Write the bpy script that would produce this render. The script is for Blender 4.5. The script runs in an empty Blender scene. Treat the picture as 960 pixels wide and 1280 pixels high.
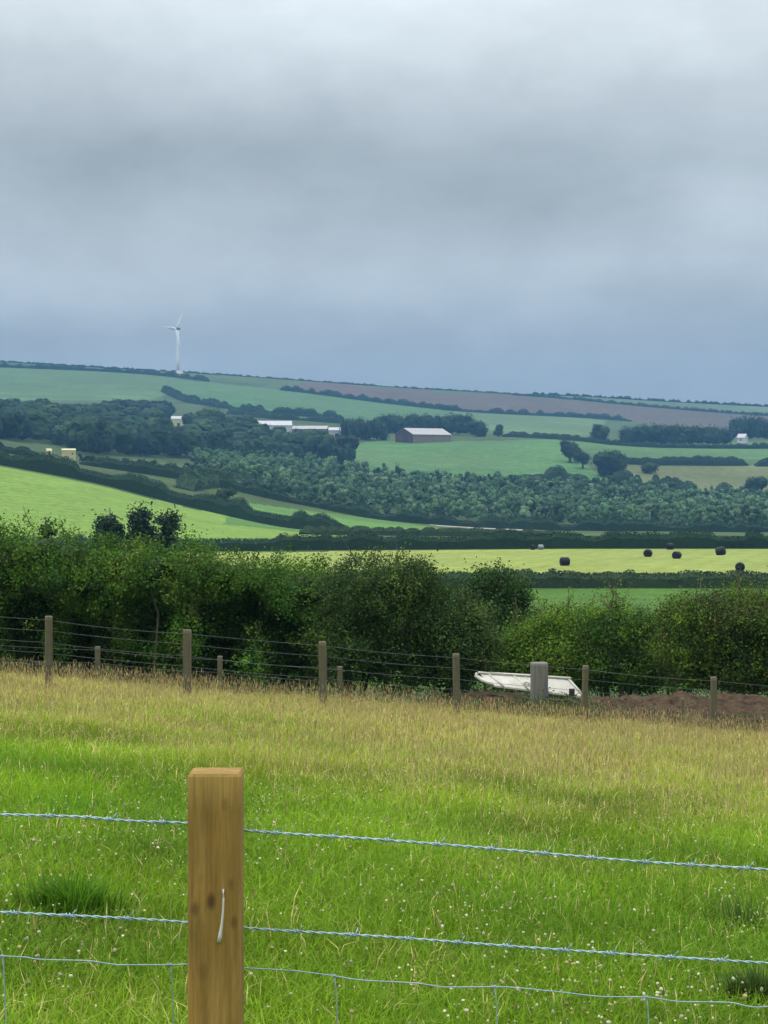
import bpy, math, random
import numpy as np

R = math.radians
F = 2720.0            # focal length in photo pixels (photo 960 x 1280)
CX, HZ = 480.0, 600.0 # principal column, eye-level row
scene = bpy.context.scene
COL = scene.collection

# ------------------------------------------------------------------ helpers
def link(o, parent=None):
    COL.objects.link(o)
    if parent is not None:
        o.parent = parent
    return o

def tag(o, label=None, cat=None, group=None, kind=None):
    if label: o['label'] = label
    if cat: o['category'] = cat
    if group: o['group'] = group
    if kind: o['kind'] = kind
    return o

def empty(name, loc=(0, 0, 0), rz=0.0):
    o = bpy.data.objects.new(name, None)
    o.location = loc
    o.rotation_euler = (0, 0, rz)
    return link(o)

def mesh_np(name, verts, polys, mats, tint=None, smooth=False, parent=None, matidx=None):
    """polys: one (n,k) int array or a list of such arrays."""
    if not isinstance(polys, list): polys = [polys]
    polys = [np.asarray(p, dtype=np.int32) for p in polys if len(p)]
    me = bpy.data.meshes.new(name)
    verts = np.asarray(verts, dtype=np.float32)
    me.vertices.add(len(verts)); me.vertices.foreach_set('co', verts.ravel())
    loops = np.concatenate([p.ravel() for p in polys])
    tot = np.concatenate([np.full(len(p), p.shape[1], dtype=np.int32) for p in polys])
    start = np.concatenate([[0], np.cumsum(tot)[:-1]]).astype(np.int32)
    me.loops.add(len(loops)); me.loops.foreach_set('vertex_index', loops)
    me.polygons.add(len(tot)); me.polygons.foreach_set('loop_start', start)
    if smooth: me.polygons.foreach_set('use_smooth', np.ones(len(tot), dtype=bool))
    else: me.polygons.foreach_set('use_smooth', np.zeros(len(tot), dtype=bool))
    for m in (mats if isinstance(mats, list) else [mats]): me.materials.append(m)
    if matidx is not None: me.polygons.foreach_set('material_index', np.asarray(matidx, dtype=np.int32))
    if tint is not None:
        a = me.attributes.new('tint', 'FLOAT_COLOR', 'POINT')
        t = np.ones((len(verts), 4), dtype=np.float32); t[:, :3] = tint
        a.data.foreach_set('color', t.ravel())
    me.update(calc_edges=True); me.validate()
    o = bpy.data.objects.new(name, me)
    return link(o, parent)

class MB:
    """collects simple shapes, builds them as one mesh object"""
    def __init__(s): s.v = []; s.f = {3: [], 4: []}; s.n = 0; s.ng = []
    def add(s, v, f):
        v = np.asarray(v, float); s.v.append(v)
        for q in f:
            q = [i + s.n for i in q]
            if len(q) in s.f: s.f[len(q)].append(q)
            else:
                for i in range(1, len(q) - 1): s.f[3].append([q[0], q[i], q[i + 1]])
        s.n += len(v)
    def box(s, c, d, rz=0.0):
        c = np.array(c, float); hx, hy, hz = [k / 2 for k in d]
        v = np.array([[x, y, z] for z in (-hz, hz) for y in (-hy, hy) for x in (-hx, hx)])
        ca, sa = math.cos(rz), math.sin(rz)
        v = np.stack([v[:, 0] * ca - v[:, 1] * sa, v[:, 0] * sa + v[:, 1] * ca, v[:, 2]], 1)
        s.add(v + c, [(0, 2, 3, 1), (4, 5, 7, 6), (0, 1, 5, 4), (2, 6, 7, 3), (0, 4, 6, 2), (1, 3, 7, 5)])
    def tube(s, pts, rad, n=6, cap=True):
        pts = np.asarray(pts, float); m = len(pts)
        rad = np.broadcast_to(np.asarray(rad, float), (m,))
        tan = np.gradient(pts, axis=0); tan /= np.linalg.norm(tan, axis=1)[:, None] + 1e-12
        ref = np.array([0.13, 0.21, 0.97]) if abs(tan[0, 2]) < .8 else np.array([0.97, 0.2, 0.1])
        a = np.cross(tan, ref); a /= np.linalg.norm(a, axis=1)[:, None]
        b = np.cross(tan, a)
        th = np.arange(n) * 2 * math.pi / n
        v = pts[:, None, :] + rad[:, None, None] * (np.cos(th)[None, :, None] * a[:, None, :] + np.sin(th)[None, :, None] * b[:, None, :])
        f = []
        for i in range(m - 1):
            for j in range(n):
                k = (j + 1) % n
                f.append((i * n + j, i * n + k, (i + 1) * n + k, (i + 1) * n + j))
        if cap:
            f.append(tuple(range(n - 1, -1, -1))); f.append(tuple((m - 1) * n + j for j in range(n)))
        s.add(v.reshape(-1, 3), f)
    def build(s, name, mat, parent=None, smooth=False):
        return mesh_np(name, np.concatenate(s.v), [np.array(s.f[k]) for k in (3, 4) if s.f[k]], mat, smooth=smooth, parent=parent)

def pchip_matrix(xs, ys, q):
    """monotone cubic along axis 0 of ys (len(xs), m); q (k,) -> (k,m)"""
    xs = np.asarray(xs, float); ys = np.asarray(ys, float)
    h = np.diff(xs); d = np.diff(ys, axis=0) / h[:, None]
    m = np.zeros_like(ys); m[0] = d[0]; m[-1] = d[-1]
    for i in range(1, len(xs) - 1):
        same = d[i - 1] * d[i] > 0
        w1 = 2 * h[i] + h[i - 1]; w2 = h[i] + 2 * h[i - 1]
        with np.errstate(divide='ignore', invalid='ignore'):
            hm = (w1 + w2) / (w1 / d[i - 1] + w2 / d[i])
        m[i] = np.where(same, hm, 0)
    q = np.clip(q, xs[0], xs[-1])
    i = np.clip(np.searchsorted(xs, q, side='right') - 1, 0, len(xs) - 2)
    t = ((q - xs[i]) / h[i])[:, None]; hh = h[i][:, None]
    return ((2*t**3 - 3*t**2 + 1) * ys[i] + (t**3 - 2*t**2 + t) * hh * m[i]
            + (-2*t**3 + 3*t**2) * ys[i + 1] + (t**3 - t**2) * hh * m[i + 1])

# ------------------------------------------------------------------ lie of the land
# eye level is z = 0; every z below is relative to the eye
PA, PB, PC = 1.49, 0.0647, 0.078
def plane(x, y): return -(PA + PB * y) - PC * x

PXC = [-300, 0, 120, 240, 370, 480, 600, 720, 840, 960, 1260]
def prow(d): return [HZ - plane((p - CX) * d / F, d) * F / d for p in PXC]
c = lambda v: [v] * 11
ROWS = [
 (36,  prow(36)),
 (40,  prow(40)),
 (46,  [850, 856, 862, 868, 875, 880, 887, 893, 899, 905, 915]),
 (60,  c(862)), (100, c(818)), (150, c(779)), (228, c(735)), (242, c(717)),
 (332, [694, 692, 691, 690, 689, 688, 687, 686, 686, 686, 686]),
 (348, [675, 679, 681, 682, 683, 683, 683, 682, 682, 682, 682]),
 (500, [530, 583, 606, 636, 660, 668, 670, 670, 671, 672, 672]),
 (640, [505, 566, 584, 603, 631, 650, 659, 663, 664, 665, 664]),
 (800, [495, 552, 573, 590, 612, 628, 638, 643, 646, 648, 648]),
 (950, [490, 545, 562, 575, 592, 603, 609, 613, 624, 630, 630]),
 (1050,[482, 535, 548, 560, 575, 583, 592, 599, 608, 616, 616]),
 (1250,[475, 520, 530, 540, 547, 551, 551, 554, 564, 568, 570]),
 (1400,[470, 508, 515, 522, 530, 539, 543, 546, 552, 553, 556]),
 (1700,[460, 494, 499, 504, 512, 522, 532, 537, 543, 545, 549]),
 (2000,[450, 468, 472, 478, 489, 503, 515, 522, 531, 537, 543]),
 (2300,[440, 452, 459, 466, 475, 483, 490, 495, 502, 508, 518]),
 (2500,[446, 458, 465, 472, 481, 489, 496, 501, 508, 514, 524]),
 (3300,[500, 510, 516, 522, 530, 538, 545, 550, 556, 560, 566]),
]
LD = np.log([r[0] for r in ROWS]); VT = np.array([r[1] for r in ROWS], float)
NQ, NP = 900, 157
ldq = np.linspace(LD[0], LD[-1], NQ); pxq = np.linspace(-300, 1260, NP)
TAB = pchip_matrix(np.array(PXC), pchip_matrix(LD, VT, ldq).T, pxq)   # (NP, NQ)

def vrow(px, d):
    a = np.clip((np.asarray(px, float) + 300) / 1560 * (NP - 1), 0, NP - 1.001)
    b = np.clip((np.log(np.asarray(d, float)) - ldq[0]) / (ldq[-1] - ldq[0]) * (NQ - 1), 0, NQ - 1.001)
    i = a.astype(int); j = b.astype(int); a = a - i; b = b - j
    return (TAB[i, j] * (1 - a) * (1 - b) + TAB[i + 1, j] * a * (1 - b) + TAB[i, j + 1] * (1 - a) * b + TAB[i + 1, j + 1] * a * b)

def gz(x, y):
    x = np.asarray(x, float); y = np.asarray(y, float)
    ys = np.maximum(y, 36)
    far = -(vrow(CX + x / ys * F, ys) - HZ) * ys / F
    return np.where(y < 36, plane(x, y), far)

def depth_at(px, row):
    """distance at which the ground shows at this row (beyond the near hedge)"""
    ds = np.exp(np.linspace(math.log(62), math.log(2300), 1600))
    v = vrow(np.full(len(ds), float(px)), ds)
    k = int(np.argmax(v <= row)) if (v <= row).any() else len(ds) - 1
    return float(ds[k])

def spot(px, row):
    d = depth_at(px, row); x = (px - CX) * d / F
    return x, d, float(gz(x, d))

def inpoly(px, py, poly):
    res = np.zeros(np.shape(px), bool); n = len(poly)
    for i in range(n):
        x0, y0 = poly[i]; x1, y1 = poly[(i + 1) % n]
        if y0 == y1: continue
        c_ = ((y0 > py) != (y1 > py)) & (px < (x1 - x0) * (py - y0) / (y1 - y0) + x0)
        res ^= c_
    return res

# ------------------------------------------------------------------ materials
def newmat(name):
    m = bpy.data.materials.new(name); m.use_nodes = True
    nt = m.node_tree; nt.nodes.clear()
    return m, nt, nt.nodes, nt.links

def noise(n, l, vec, scale, detail=4, rough=.55):
    t = n.new('ShaderNodeTexNoise'); t.inputs['Scale'].default_value = scale
    t.inputs['Detail'].default_value = detail; t.inputs['Roughness'].default_value = rough
    l.new(vec, t.inputs['Vector']); return t

def ramp(n, l, fac, stops):
    r = n.new('ShaderNodeValToRGB'); e = r.color_ramp.elements
    e[0].position, e[0].color = stops[0][0], (*stops[0][1], 1)
    e[1].position, e[1].color = stops[-1][0], (*stops[-1][1], 1)
    for p, c_ in stops[1:-1]:
        q = e.new(p); q.color = (*c_, 1)
    l.new(fac, r.inputs[0]); return r

def mixc(n, l, fac, a, b, mode='MIX'):
    m = n.new('ShaderNodeMix'); m.data_type = 'RGBA'; m.blend_type = mode
    for s, v in ((0, fac), (6, a), (7, b)):
        if hasattr(v, 'is_linked') or hasattr(v, 'links'): l.new(v, m.inputs[s])
        else: m.inputs[s].default_value = v if s == 0 else (*v, 1)
    return m.outputs[2]

def mul(c_, k): return tuple(min(1, a * k) for a in c_)

FS = .66
def field_mat(name, col, size, other=None, streak=None, contrast=.35):
    """grassland: broad patches, tussocks and fine speckle, size = metres per tussock"""
    m, nt, n, l = newmat(name)
    g = n.new('ShaderNodeNewGeometry'); pos = g.outputs['Position']
    col = mul(col, FS); other = mul(other, FS) if other else mul(col, .55)
    a = noise(n, l, pos, .12 / size, 5, .6); b = noise(n, l, pos, 1.0 / size, 4, .6); c_ = noise(n, l, pos, .02 / size, 3, .5)
    ra = ramp(n, l, a.outputs[0], [(.32, mul(col, 1 - contrast)), (.68, mul(col, 1 + contrast * .6))])
    out = mixc(n, l, ramp(n, l, c_.outputs[0], [(.42, (0, 0, 0)), (.66, (.75, .75, .75))]).outputs[0], ra.outputs[0], other)
    out = mixc(n, l, .5, out, ramp(n, l, b.outputs[0], [(.3, (.25, .25, .25)), (.7, (.78, .78, .78))]).outputs[0], 'OVERLAY')
    if streak:
        mp = n.new('ShaderNodeMapping'); mp.inputs['Rotation'].default_value = (0, 0, streak[0]); l.new(pos, mp.inputs[0])
        w = n.new('ShaderNodeTexWave'); w.inputs['Scale'].default_value = streak[1]; w.inputs['Distortion'].default_value = 1.2
        w.inputs['Detail'].default_value = 2; w.inputs['Detail Scale'].default_value = .4; l.new(mp.outputs[0], w.inputs['Vector'])
        out = mixc(n, l, streak[2], out, ramp(n, l, w.outputs[0], [(.2, (.42, .42, .42)), (.8, (.58, .58, .58))]).outputs[0], 'OVERLAY')
    p = n.new('ShaderNodeBsdfPrincipled'); p.inputs['Roughness'].default_value = .95
    p.inputs['Specular IOR Level'].default_value = .1
    l.new(out, p.inputs['Base Color'])
    bp = n.new('ShaderNodeBump'); bp.inputs['Strength'].default_value = .6; bp.inputs['Distance'].default_value = size * .35
    l.new(b.outputs[0], bp.inputs['Height']); l.new(bp.outputs[0], p.inputs['Normal'])
    o = n.new('ShaderNodeOutputMaterial'); l.new(p.outputs[0], o.inputs[0])
    return m

def leaf_mat(name, trans=.3, scale=1.2, rough=.7, spec=.25):
    """colour per leaf from the 'tint' attribute"""
    m, nt, n, l = newmat(name)
    at = n.new('ShaderNodeAttribute'); at.attribute_name = 'tint'
    g = n.new('ShaderNodeNewGeometry')
    ns = noise(n, l, g.outputs['Position'], scale, 3)
    colr = mixc(n, l, .45, at.outputs['Color'], ramp(n, l, ns.outputs[0], [(.3, (.32, .34, .36)), (.7, (.68, .66, .6))]).outputs[0], 'OVERLAY')
    p = n.new('ShaderNodeBsdfPrincipled'); p.inputs['Roughness'].default_value = rough
    p.inputs['Specular IOR Level'].default_value = spec
    l.new(colr, p.inputs['Base Color'])
    o = n.new('ShaderNodeOutputMaterial')
    if trans > 0:
        t = n.new('ShaderNodeBsdfTranslucent'); l.new(colr, t.inputs[0])
        ms = n.new('ShaderNodeMixShader'); ms.inputs[0].default_value = trans
        l.new(p.outputs[0], ms.inputs[1]); l.new(t.outputs[0], ms.inputs[2]); l.new(ms.outputs[0], o.inputs[0])
    else: l.new(p.outputs[0], o.inputs[0])
    return m

def plain_mat(name, col, rough=.7, metal=0.0, nscale=6.0, vary=.35, stretch=(1, 1, 1), bump=.2, dist=.01, col2=None, spec=.4):
    m, nt, n, l = newmat(name)
    tc = n.new('ShaderNodeTexCoord'); mp = n.new('ShaderNodeMapping'); mp.inputs['Scale'].default_value = stretch
    l.new(tc.outputs['Object'], mp.inputs[0])
    a = noise(n, l, mp.outputs[0], nscale, 6, .65); b = noise(n, l, mp.outputs[0], nscale * .23, 3)
    base = ramp(n, l, a.outputs[0], [(.28, mul(col, 1 - vary)), (.72, mul(col, 1 + vary * .5))]).outputs[0]
    if col2: base = mixc(n, l, ramp(n, l, b.outputs[0], [(.45, (0, 0, 0)), (.7, (.8, .8, .8))]).outputs[0], base, col2)
    p = n.new('ShaderNodeBsdfPrincipled'); p.inputs['Roughness'].default_value = rough; p.inputs['Metallic'].default_value = metal
    p.inputs['Specular IOR Level'].default_value = spec
    l.new(base, p.inputs['Base Color'])
    bp = n.new('ShaderNodeBump'); bp.inputs['Strength'].default_value = bump; bp.inputs['Distance'].default_value = dist
    l.new(a.outputs[0], bp.inputs['Height']); l.new(bp.outputs[0], p.inputs['Normal'])
    o = n.new('ShaderNodeOutputMaterial'); l.new(p.outputs[0], o.inputs[0])
    return m

M = {}
M['leaf'] = leaf_mat('hedge_leaves', .22, 1.1, .75, .12)
M['farleaf'] = leaf_mat('tree_leaves', .15, .12, .85, .1)
M['grass'] = leaf_mat('grass_blades', .4, .5, .8, .08)
M['flower'] = leaf_mat('clover_petals', .2, 30, .8, .1)
M['bark'] = plain_mat('bark', (.10, .075, .05), .95, nscale=9, stretch=(1, 1, .25), bump=.5)
M['oldwood'] = plain_mat('weathered_wood', (.125, .10, .06), .95, nscale=22, stretch=(1, 1, .07), bump=.5, vary=.55, col2=(.085, .085, .045))
M['greywood'] = plain_mat('grey_weathered_wood', (.118, .122, .11), .9, nscale=22, stretch=(1, 1, .1), bump=.4, vary=.4, col2=(.2, .19, .13))
M['wire'] = plain_mat('galvanised_wire', (.27, .39, .43), .5, .2, nscale=40, vary=.3, bump=.1, dist=.001)
M['oldwire'] = plain_mat('dull_wire', (.09, .095, .095), .8, .0, nscale=12, vary=.3)
M['nail'] = plain_mat('zinc_nail', (.55, .55, .52), .45, .1, nscale=30, vary=.2)
M['whitepaint'] = plain_mat('white_paint', (.43, .42, .37), .6, nscale=5, vary=.3, col2=(.33, .32, .26), bump=.1)
M['turbine'] = plain_mat('turbine_paint', (.58, .59, .60), .4, nscale=.2, vary=.05)
M['darkmetal'] = plain_mat('dark_metal', (.06, .065, .07), .5, .3, nscale=2)
M['soil'] = plain_mat('bare_soil', (.078, .053, .034), 1.0, nscale=5.2, vary=.7, bump=1.0, dist=.15, col2=(.092, .068, .04), spec=.05)
M['roofgrey'] = plain_mat('pale_sheet_roof', (.34, .34, .36), .6, nscale=.4, vary=.2, stretch=(4, 1, 1))
M['roofbarn'] = plain_mat('barn_sheet_roof', (.27, .265, .26), .6, nscale=.4, vary=.25, stretch=(4, 1, 1))
M['redwall'] = plain_mat('dark_red_boards', (.05, .02, .025), .8, nscale=.5, vary=.35, stretch=(3, 3, .3))
M['tanwall'] = plain_mat('tan_boards', (.17, .13, .10), .85, nscale=.5, vary=.25, stretch=(3, 3, .3))
M['cream'] = plain_mat('cream_render', (.42, .40, .20), .8, nscale=.6, vary=.12)
M['whitewall'] = plain_mat('whitewash', (.42, .42, .42), .8, nscale=.5, vary=.1)
M['dark'] = plain_mat('dark_opening', (.02, .02, .022), .8)

def wood_mat():
    m, nt, n, l = newmat('treated_softwood')
    tc = n.new('ShaderNodeTexCoord'); ob = tc.outputs['Object']
    mp = n.new('ShaderNodeMapping'); mp.inputs['Scale'].default_value = (1, 1, .09); l.new(ob, mp.inputs[0])
    g1 = noise(n, l, mp.outputs[0], 45, 8, .7); g1.inputs['Distortion'].default_value = .6
    mp2 = n.new('ShaderNodeMapping'); mp2.inputs['Scale'].default_value = (1, 1, .22); l.new(ob, mp2.inputs[0])
    g2 = noise(n, l, mp2.outputs[0], 14, 4, .6); g2.inputs['Distortion'].default_value = 1.5
    g3 = noise(n, l, ob, 5.5, 4, .6)
    mp4 = n.new('ShaderNodeMapping'); mp4.inputs['Scale'].default_value = (1, 1, .035); l.new(ob, mp4.inputs[0])
    g4 = noise(n, l, mp4.outputs[0], 210, 3, .6); g5 = noise(n, l, mp4.outputs[0], 60, 2, .5)
    base = ramp(n, l, g1.outputs[0], [(.22, (.165, .098, .021)), (.5, (.245, .152, .036)), (.8, (.32, .212, .062))]).outputs[0]
    base = mixc(n, l, .55, base, ramp(n, l, g2.outputs[0], [(.3, (.30, .29, .27)), (.7, (.62, .6, .56))]).outputs[0], 'OVERLAY')
    base = mixc(n, l, ramp(n, l, g3.outputs[0], [(.45, (0, 0, 0)), (.72, (.6, .6, .6))]).outputs[0], base, (.14, .115, .024))
    base = mixc(n, l, .5, base, ramp(n, l, g4.outputs[0], [(.30, (.30, .29, .28)), (.62, (.60, .59, .58))]).outputs[0], 'OVERLAY')
    chk = ramp(n, l, g5.outputs[0], [(.22, (.6, .6, .6)), (.27, (0, 0, 0))]).outputs[0]
    base = mixc(n, l, chk, base, (.045, .022, .008))
    # knots: dark spots that sit in the wood
    for (kx, kz, r, s) in ((-.006, -.232, .011, .8), (-.034, -.245, .010, .55), (.036, -.27, .009, .5), (.03, -.2, .008, .35), (.02, -.055, .009, .3), (-.02, -.36, .012, .3)):
        mk = n.new('ShaderNodeMapping'); mk.inputs['Location'].default_value = (-kx / r, 0, -kz / (r * 1.7))
        mk.inputs['Scale'].default_value = (1 / r, .01, 1 / (r * 1.7)); l.new(ob, mk.inputs[0])
        ad = n.new('ShaderNodeVectorMath'); ad.operation = 'MULTIPLY_ADD'; l.new(g3.outputs[1], ad.inputs[0])
        ad.inputs[1].default_value = (.9, 0, .9); l.new(mk.outputs[0], ad.inputs[2])
        ad2 = n.new('ShaderNodeVectorMath'); ad2.operation = 'SUBTRACT'; l.new(ad.outputs[0], ad2.inputs[0]); ad2.inputs[1].default_value = (.45, 0, .45)
        ln = n.new('ShaderNodeVectorMath'); ln.operation = 'LENGTH'; l.new(ad2.outputs[0], ln.inputs[0])
        f = ramp(n, l, ln.outputs['Value'], [(.35, (s, s, s)), (1.0, (0, 0, 0))]).outputs[0]
        base = mixc(n, l, f, base, (.055, .022, .012))
    p = n.new('ShaderNodeBsdfPrincipled'); p.inputs['Roughness'].default_value = .82; p.inputs['Specular IOR Level'].default_value = .25
    l.new(base, p.inputs['Base Color'])
    bp = n.new('ShaderNodeBump'); bp.inputs['Strength'].default_value = .5; bp.inputs['Distance'].default_value = .003
    l.new(g4.outputs[0], bp.inputs['Height']); l.new(bp.outputs[0], p.inputs['Normal'])
    o = n.new('ShaderNodeOutputMaterial'); l.new(p.outputs[0], o.inputs[0])
    return m
M['newwood'] = wood_mat()

def plastic_mat():
    m, nt, n, l = newmat('black_bale_wrap')
    tc = n.new('ShaderNodeTexCoord'); a = noise(n, l, tc.outputs['Object'], 5, 4)
    p = n.new('ShaderNodeBsdfPrincipled'); p.inputs['Base Color'].default_value = (.008, .009, .011, 1)
    p.inputs['Roughness'].default_value = .5; p.inputs['Specular IOR Level'].default_value = .12
    bp = n.new('ShaderNodeBump'); bp.inputs['Strength'].default_value = .6; bp.inputs['Distance'].default_value = .05
    l.new(a.outputs[0], bp.inputs['Height']); l.new(bp.outputs[0], p.inputs['Normal'])
    o = n.new('ShaderNodeOutputMaterial'); l.new(p.outputs[0], o.inputs[0])
    return m
M['wrap'] = plastic_mat()

# ------------------------------------------------------------------ ground
def grid_faces(nr, nc):
    i = np.arange(nr - 1)[:, None] * nc + np.arange(nc - 1)[None, :]
    return np.stack([i, i + 1, i + nc + 1, i + nc], -1).reshape(-1, 4)

FIELDS = [  # (name, material args, polygons in the plan seen from the gate)
 ('rough_pasture', dict(col=(.07, .115, .035), size=3.0, other=(.04, .065, .024)), None),
 ('lower_field', dict(col=(.07, .165, .018), size=.6, other=(.085, .155, .02), contrast=.3), [[(-2000, 735), (3000, 735), (3000, 870), (-2000, 870)]]),
 ('mown_field', dict(col=(.275, .335, .075), size=1.2, other=(.235, .30, .07), contrast=.18, streak=(.25, .09, .2)), [[(-2000, 695), (370, 690), (480, 688), (720, 686), (3000, 686), (3000, 717), (-2000, 717)]]),
 ('sloping_field', dict(col=(.19, .31, .05), size=1.6, other=(.155, .265, .045), contrast=.16, streak=(.9, .06, .3)), [[(-2000, 583), (-300, 531), (0, 583), (120, 606), (240, 636), (370, 661), (480, 669), (400, 684), (-2000, 682)]]),
 ('strip_field', dict(col=(.11, .24, .05), size=2, contrast=.18), [[(292, 626), (350, 634), (440, 645), (550, 660), (560, 668), (400, 668), (280, 655)]]),
 ('barn_field', dict(col=(.075, .19, .055), size=3.5, other=(.105, .18, .06), contrast=.38, streak=(.5, .05, .25)), [[(425, 556), (470, 552), (560, 552), (700, 549), (760, 605), (600, 608), (450, 600)]]),
 ('high_pasture', dict(col=(.095, .19, .06), size=4, contrast=.2), [[(705, 549), (960, 553), (3000, 553), (3000, 571), (770, 575), (745, 572)]]),
 ('tawny_field', dict(col=(.17, .20, .07), size=4, contrast=.15), [[(775, 581), (960, 581), (3000, 581), (3000, 632), (860, 622), (775, 605)]]),
 ('upper_field', dict(col=(.095, .175, .065), size=6, other=(.075, .13, .05), contrast=.32, streak=(1.1, .04, .2)), [[(-2000, 459), (0, 459), (120, 463), (222, 471), (215, 490), (190, 500), (-2000, 505)]]),
 ('ridge_field', dict(col=(.065, .16, .05), size=6, other=(.085, .15, .055), contrast=.32, streak=(.2, .04, .2)), [[(222, 474), (350, 487), (470, 503), (560, 514), (580, 522), (640, 545), (430, 523), (340, 517), (235, 503), (205, 492)]]),
 ('pale_field', dict(col=(.12, .20, .075), size=6, contrast=.18), [[(560, 514), (700, 520), (760, 525), (740, 545), (640, 546), (580, 526)], [(285, 513), (340, 518), (430, 525), (430, 529), (340, 524), (285, 518)]]),
 ('brown_field', dict(col=(.105, .080, .062), size=6, other=(.085, .082, .058), contrast=.2), [[(348, 487), (385, 476), (480, 485), (560, 491), (640, 494), (760, 504), (860, 513), (960, 520), (3000, 528), (3000, 545), (905, 540), (780, 526), (700, 520), (560, 512), (470, 502)]]),
 ('hilltop_field', dict(col=(.10, .155, .085), size=6, contrast=.2), [[(600, 480), (3000, 480), (3000, 528), (960, 520), (860, 513), (760, 504), (640, 493)]]),
 ('farm_track', dict(col=(.42, .40, .34), size=.8, contrast=.15), [[(-200, 549), (0, 559), (22, 565), (38, 569.5), (38, 572), (20, 568), (0, 562), (-200, 552)], [(538, 654.5), (600, 659.3), (668, 662.2), (668, 663.6), (600, 661), (538, 656.5)]]),
]
pxs = np.unique(np.concatenate([np.arange(-2000, -60, 60), np.arange(-60, 1022, 3), np.arange(1022, 3000, 60)]).astype(float))
dds = np.exp(np.linspace(math.log(36), math.log(3300), 520))
PX, DD = np.meshgrid(pxs, dds)
VV = vrow(PX, DD)
X = (PX - CX) * DD / F
Z = -(VV - HZ) * DD / F
V = np.stack([X, DD, Z], -1).reshape(-1, 3)
faces = grid_faces(len(dds), len(pxs))
fp = PX.ravel()[faces].mean(1); fr = VV.ravel()[faces].mean(1); fd = DD.ravel()[faces].mean(1)
fid = np.zeros(len(faces), int)
for k, (nm, kw, polys) in enumerate(FIELDS):
    if polys is None: continue
    for pl in polys:
        fid[inpoly(fp, fr, pl) & (fd > 60) & (fd < 2320)] = k
for k, (nm, kw, polys) in enumerate(FIELDS):
    fs = faces[fid == k]
    if not len(fs): continue
    used, inv = np.unique(fs, return_inverse=True)
    o = mesh_np(nm, V[used], inv.reshape(-1, 4), field_mat(nm + '_turf', **kw), smooth=True)
    tag(o, kind='structure')

mx, my = np.meshgrid(np.unique(np.concatenate([np.linspace(-75, -12, 12), np.linspace(-12, 12, 97), np.linspace(12, 75, 12)])), np.linspace(-12, 36, 129))
mz = plane(mx, my)
o = mesh_np('meadow', np.stack([mx, my, mz], -1).reshape(-1, 3), grid_faces(*mx.shape),
            field_mat('meadow_floor', (.09, .19, .018), .12, (.14, .16, .04)), smooth=True)
tag(o, kind='structure')

# ------------------------------------------------------------------ grass
rng = np.random.default_rng(7)
def vnoise(x, y, s, seed):
    """cheap smooth value noise 0..1"""
    x = x / s + seed * 17.3; y = y / s + seed * 9.1
    xi = np.floor(x); yi = np.floor(y); fx = x - xi; fy = y - yi
    h = lambda a, b: np.modf(np.abs(np.sin(a * 127.1 + b * 311.7 + seed * 7.7) * 43758.5453))[0]
    fx = fx * fx * (3 - 2 * fx); fy = fy * fy * (3 - 2 * fy)
    return (h(xi, yi) * (1 - fx) + h(xi + 1, yi) * fx) * (1 - fy) + (h(xi, yi + 1) * (1 - fx) + h(xi + 1, yi + 1) * fx) * fy

def scatter(n, d0, d1, power, px0=-260, px1=1220):
    u = rng.random(n); p = power + 1
    d = (d0 ** p + u * (d1 ** p - d0 ** p)) ** (1 / p)
    return rng.uniform((px0 - CX) * d / F - 1.9, (px1 - CX) * d / F + 1.9), d

def blades(base, h, w, lean, az, tint):
    """curved tapering blades: 5 verts, 3 triangles each"""
    n = len(base)
    dx, dy = np.cos(az), np.sin(az)
    sx, sy = -dy, dx
    side = np.stack([sx, sy, np.zeros(n)], 1) * (w / 2)[:, None]
    fwd = np.stack([dx, dy, np.zeros(n)], 1)
    mid = base + fwd * (lean * h * .32)[:, None]; mid[:, 2] += h * .58
    tip = base + fwd * (lean * h)[:, None]; tip[:, 2] += h * np.sqrt(np.clip(1 - (lean * .8) ** 2, .15, 1))
    v = np.stack([base - side, base + side, mid - side * .75, mid + side * .75, tip], 1).reshape(-1, 3)
    i = np.arange(n)[:, None] * 5
    f = np.concatenate([i + [0, 1, 3], i + [0, 3, 2], i + [2, 3, 4]])
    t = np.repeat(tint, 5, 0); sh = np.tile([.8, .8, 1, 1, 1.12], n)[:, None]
    return v, f, t * sh

def tanness(x, y):
    px = CX + x / y * F
    zone = np.clip((y - 14.5 + np.clip(x, -3, 4) * .5) / 17.0, 0, 1)
    return np.clip(zone * 1.02 + ((vnoise(x, y * .55, 2.4, 6) - .5) * .6 + (vnoise(x, y * .55, 1.1, 3) - .5) * .75 + (vnoise(x, y * .55, .45, 5) - .5) * .45) * (.35 + .65 * zone) - .03, 0, 1)

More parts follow.
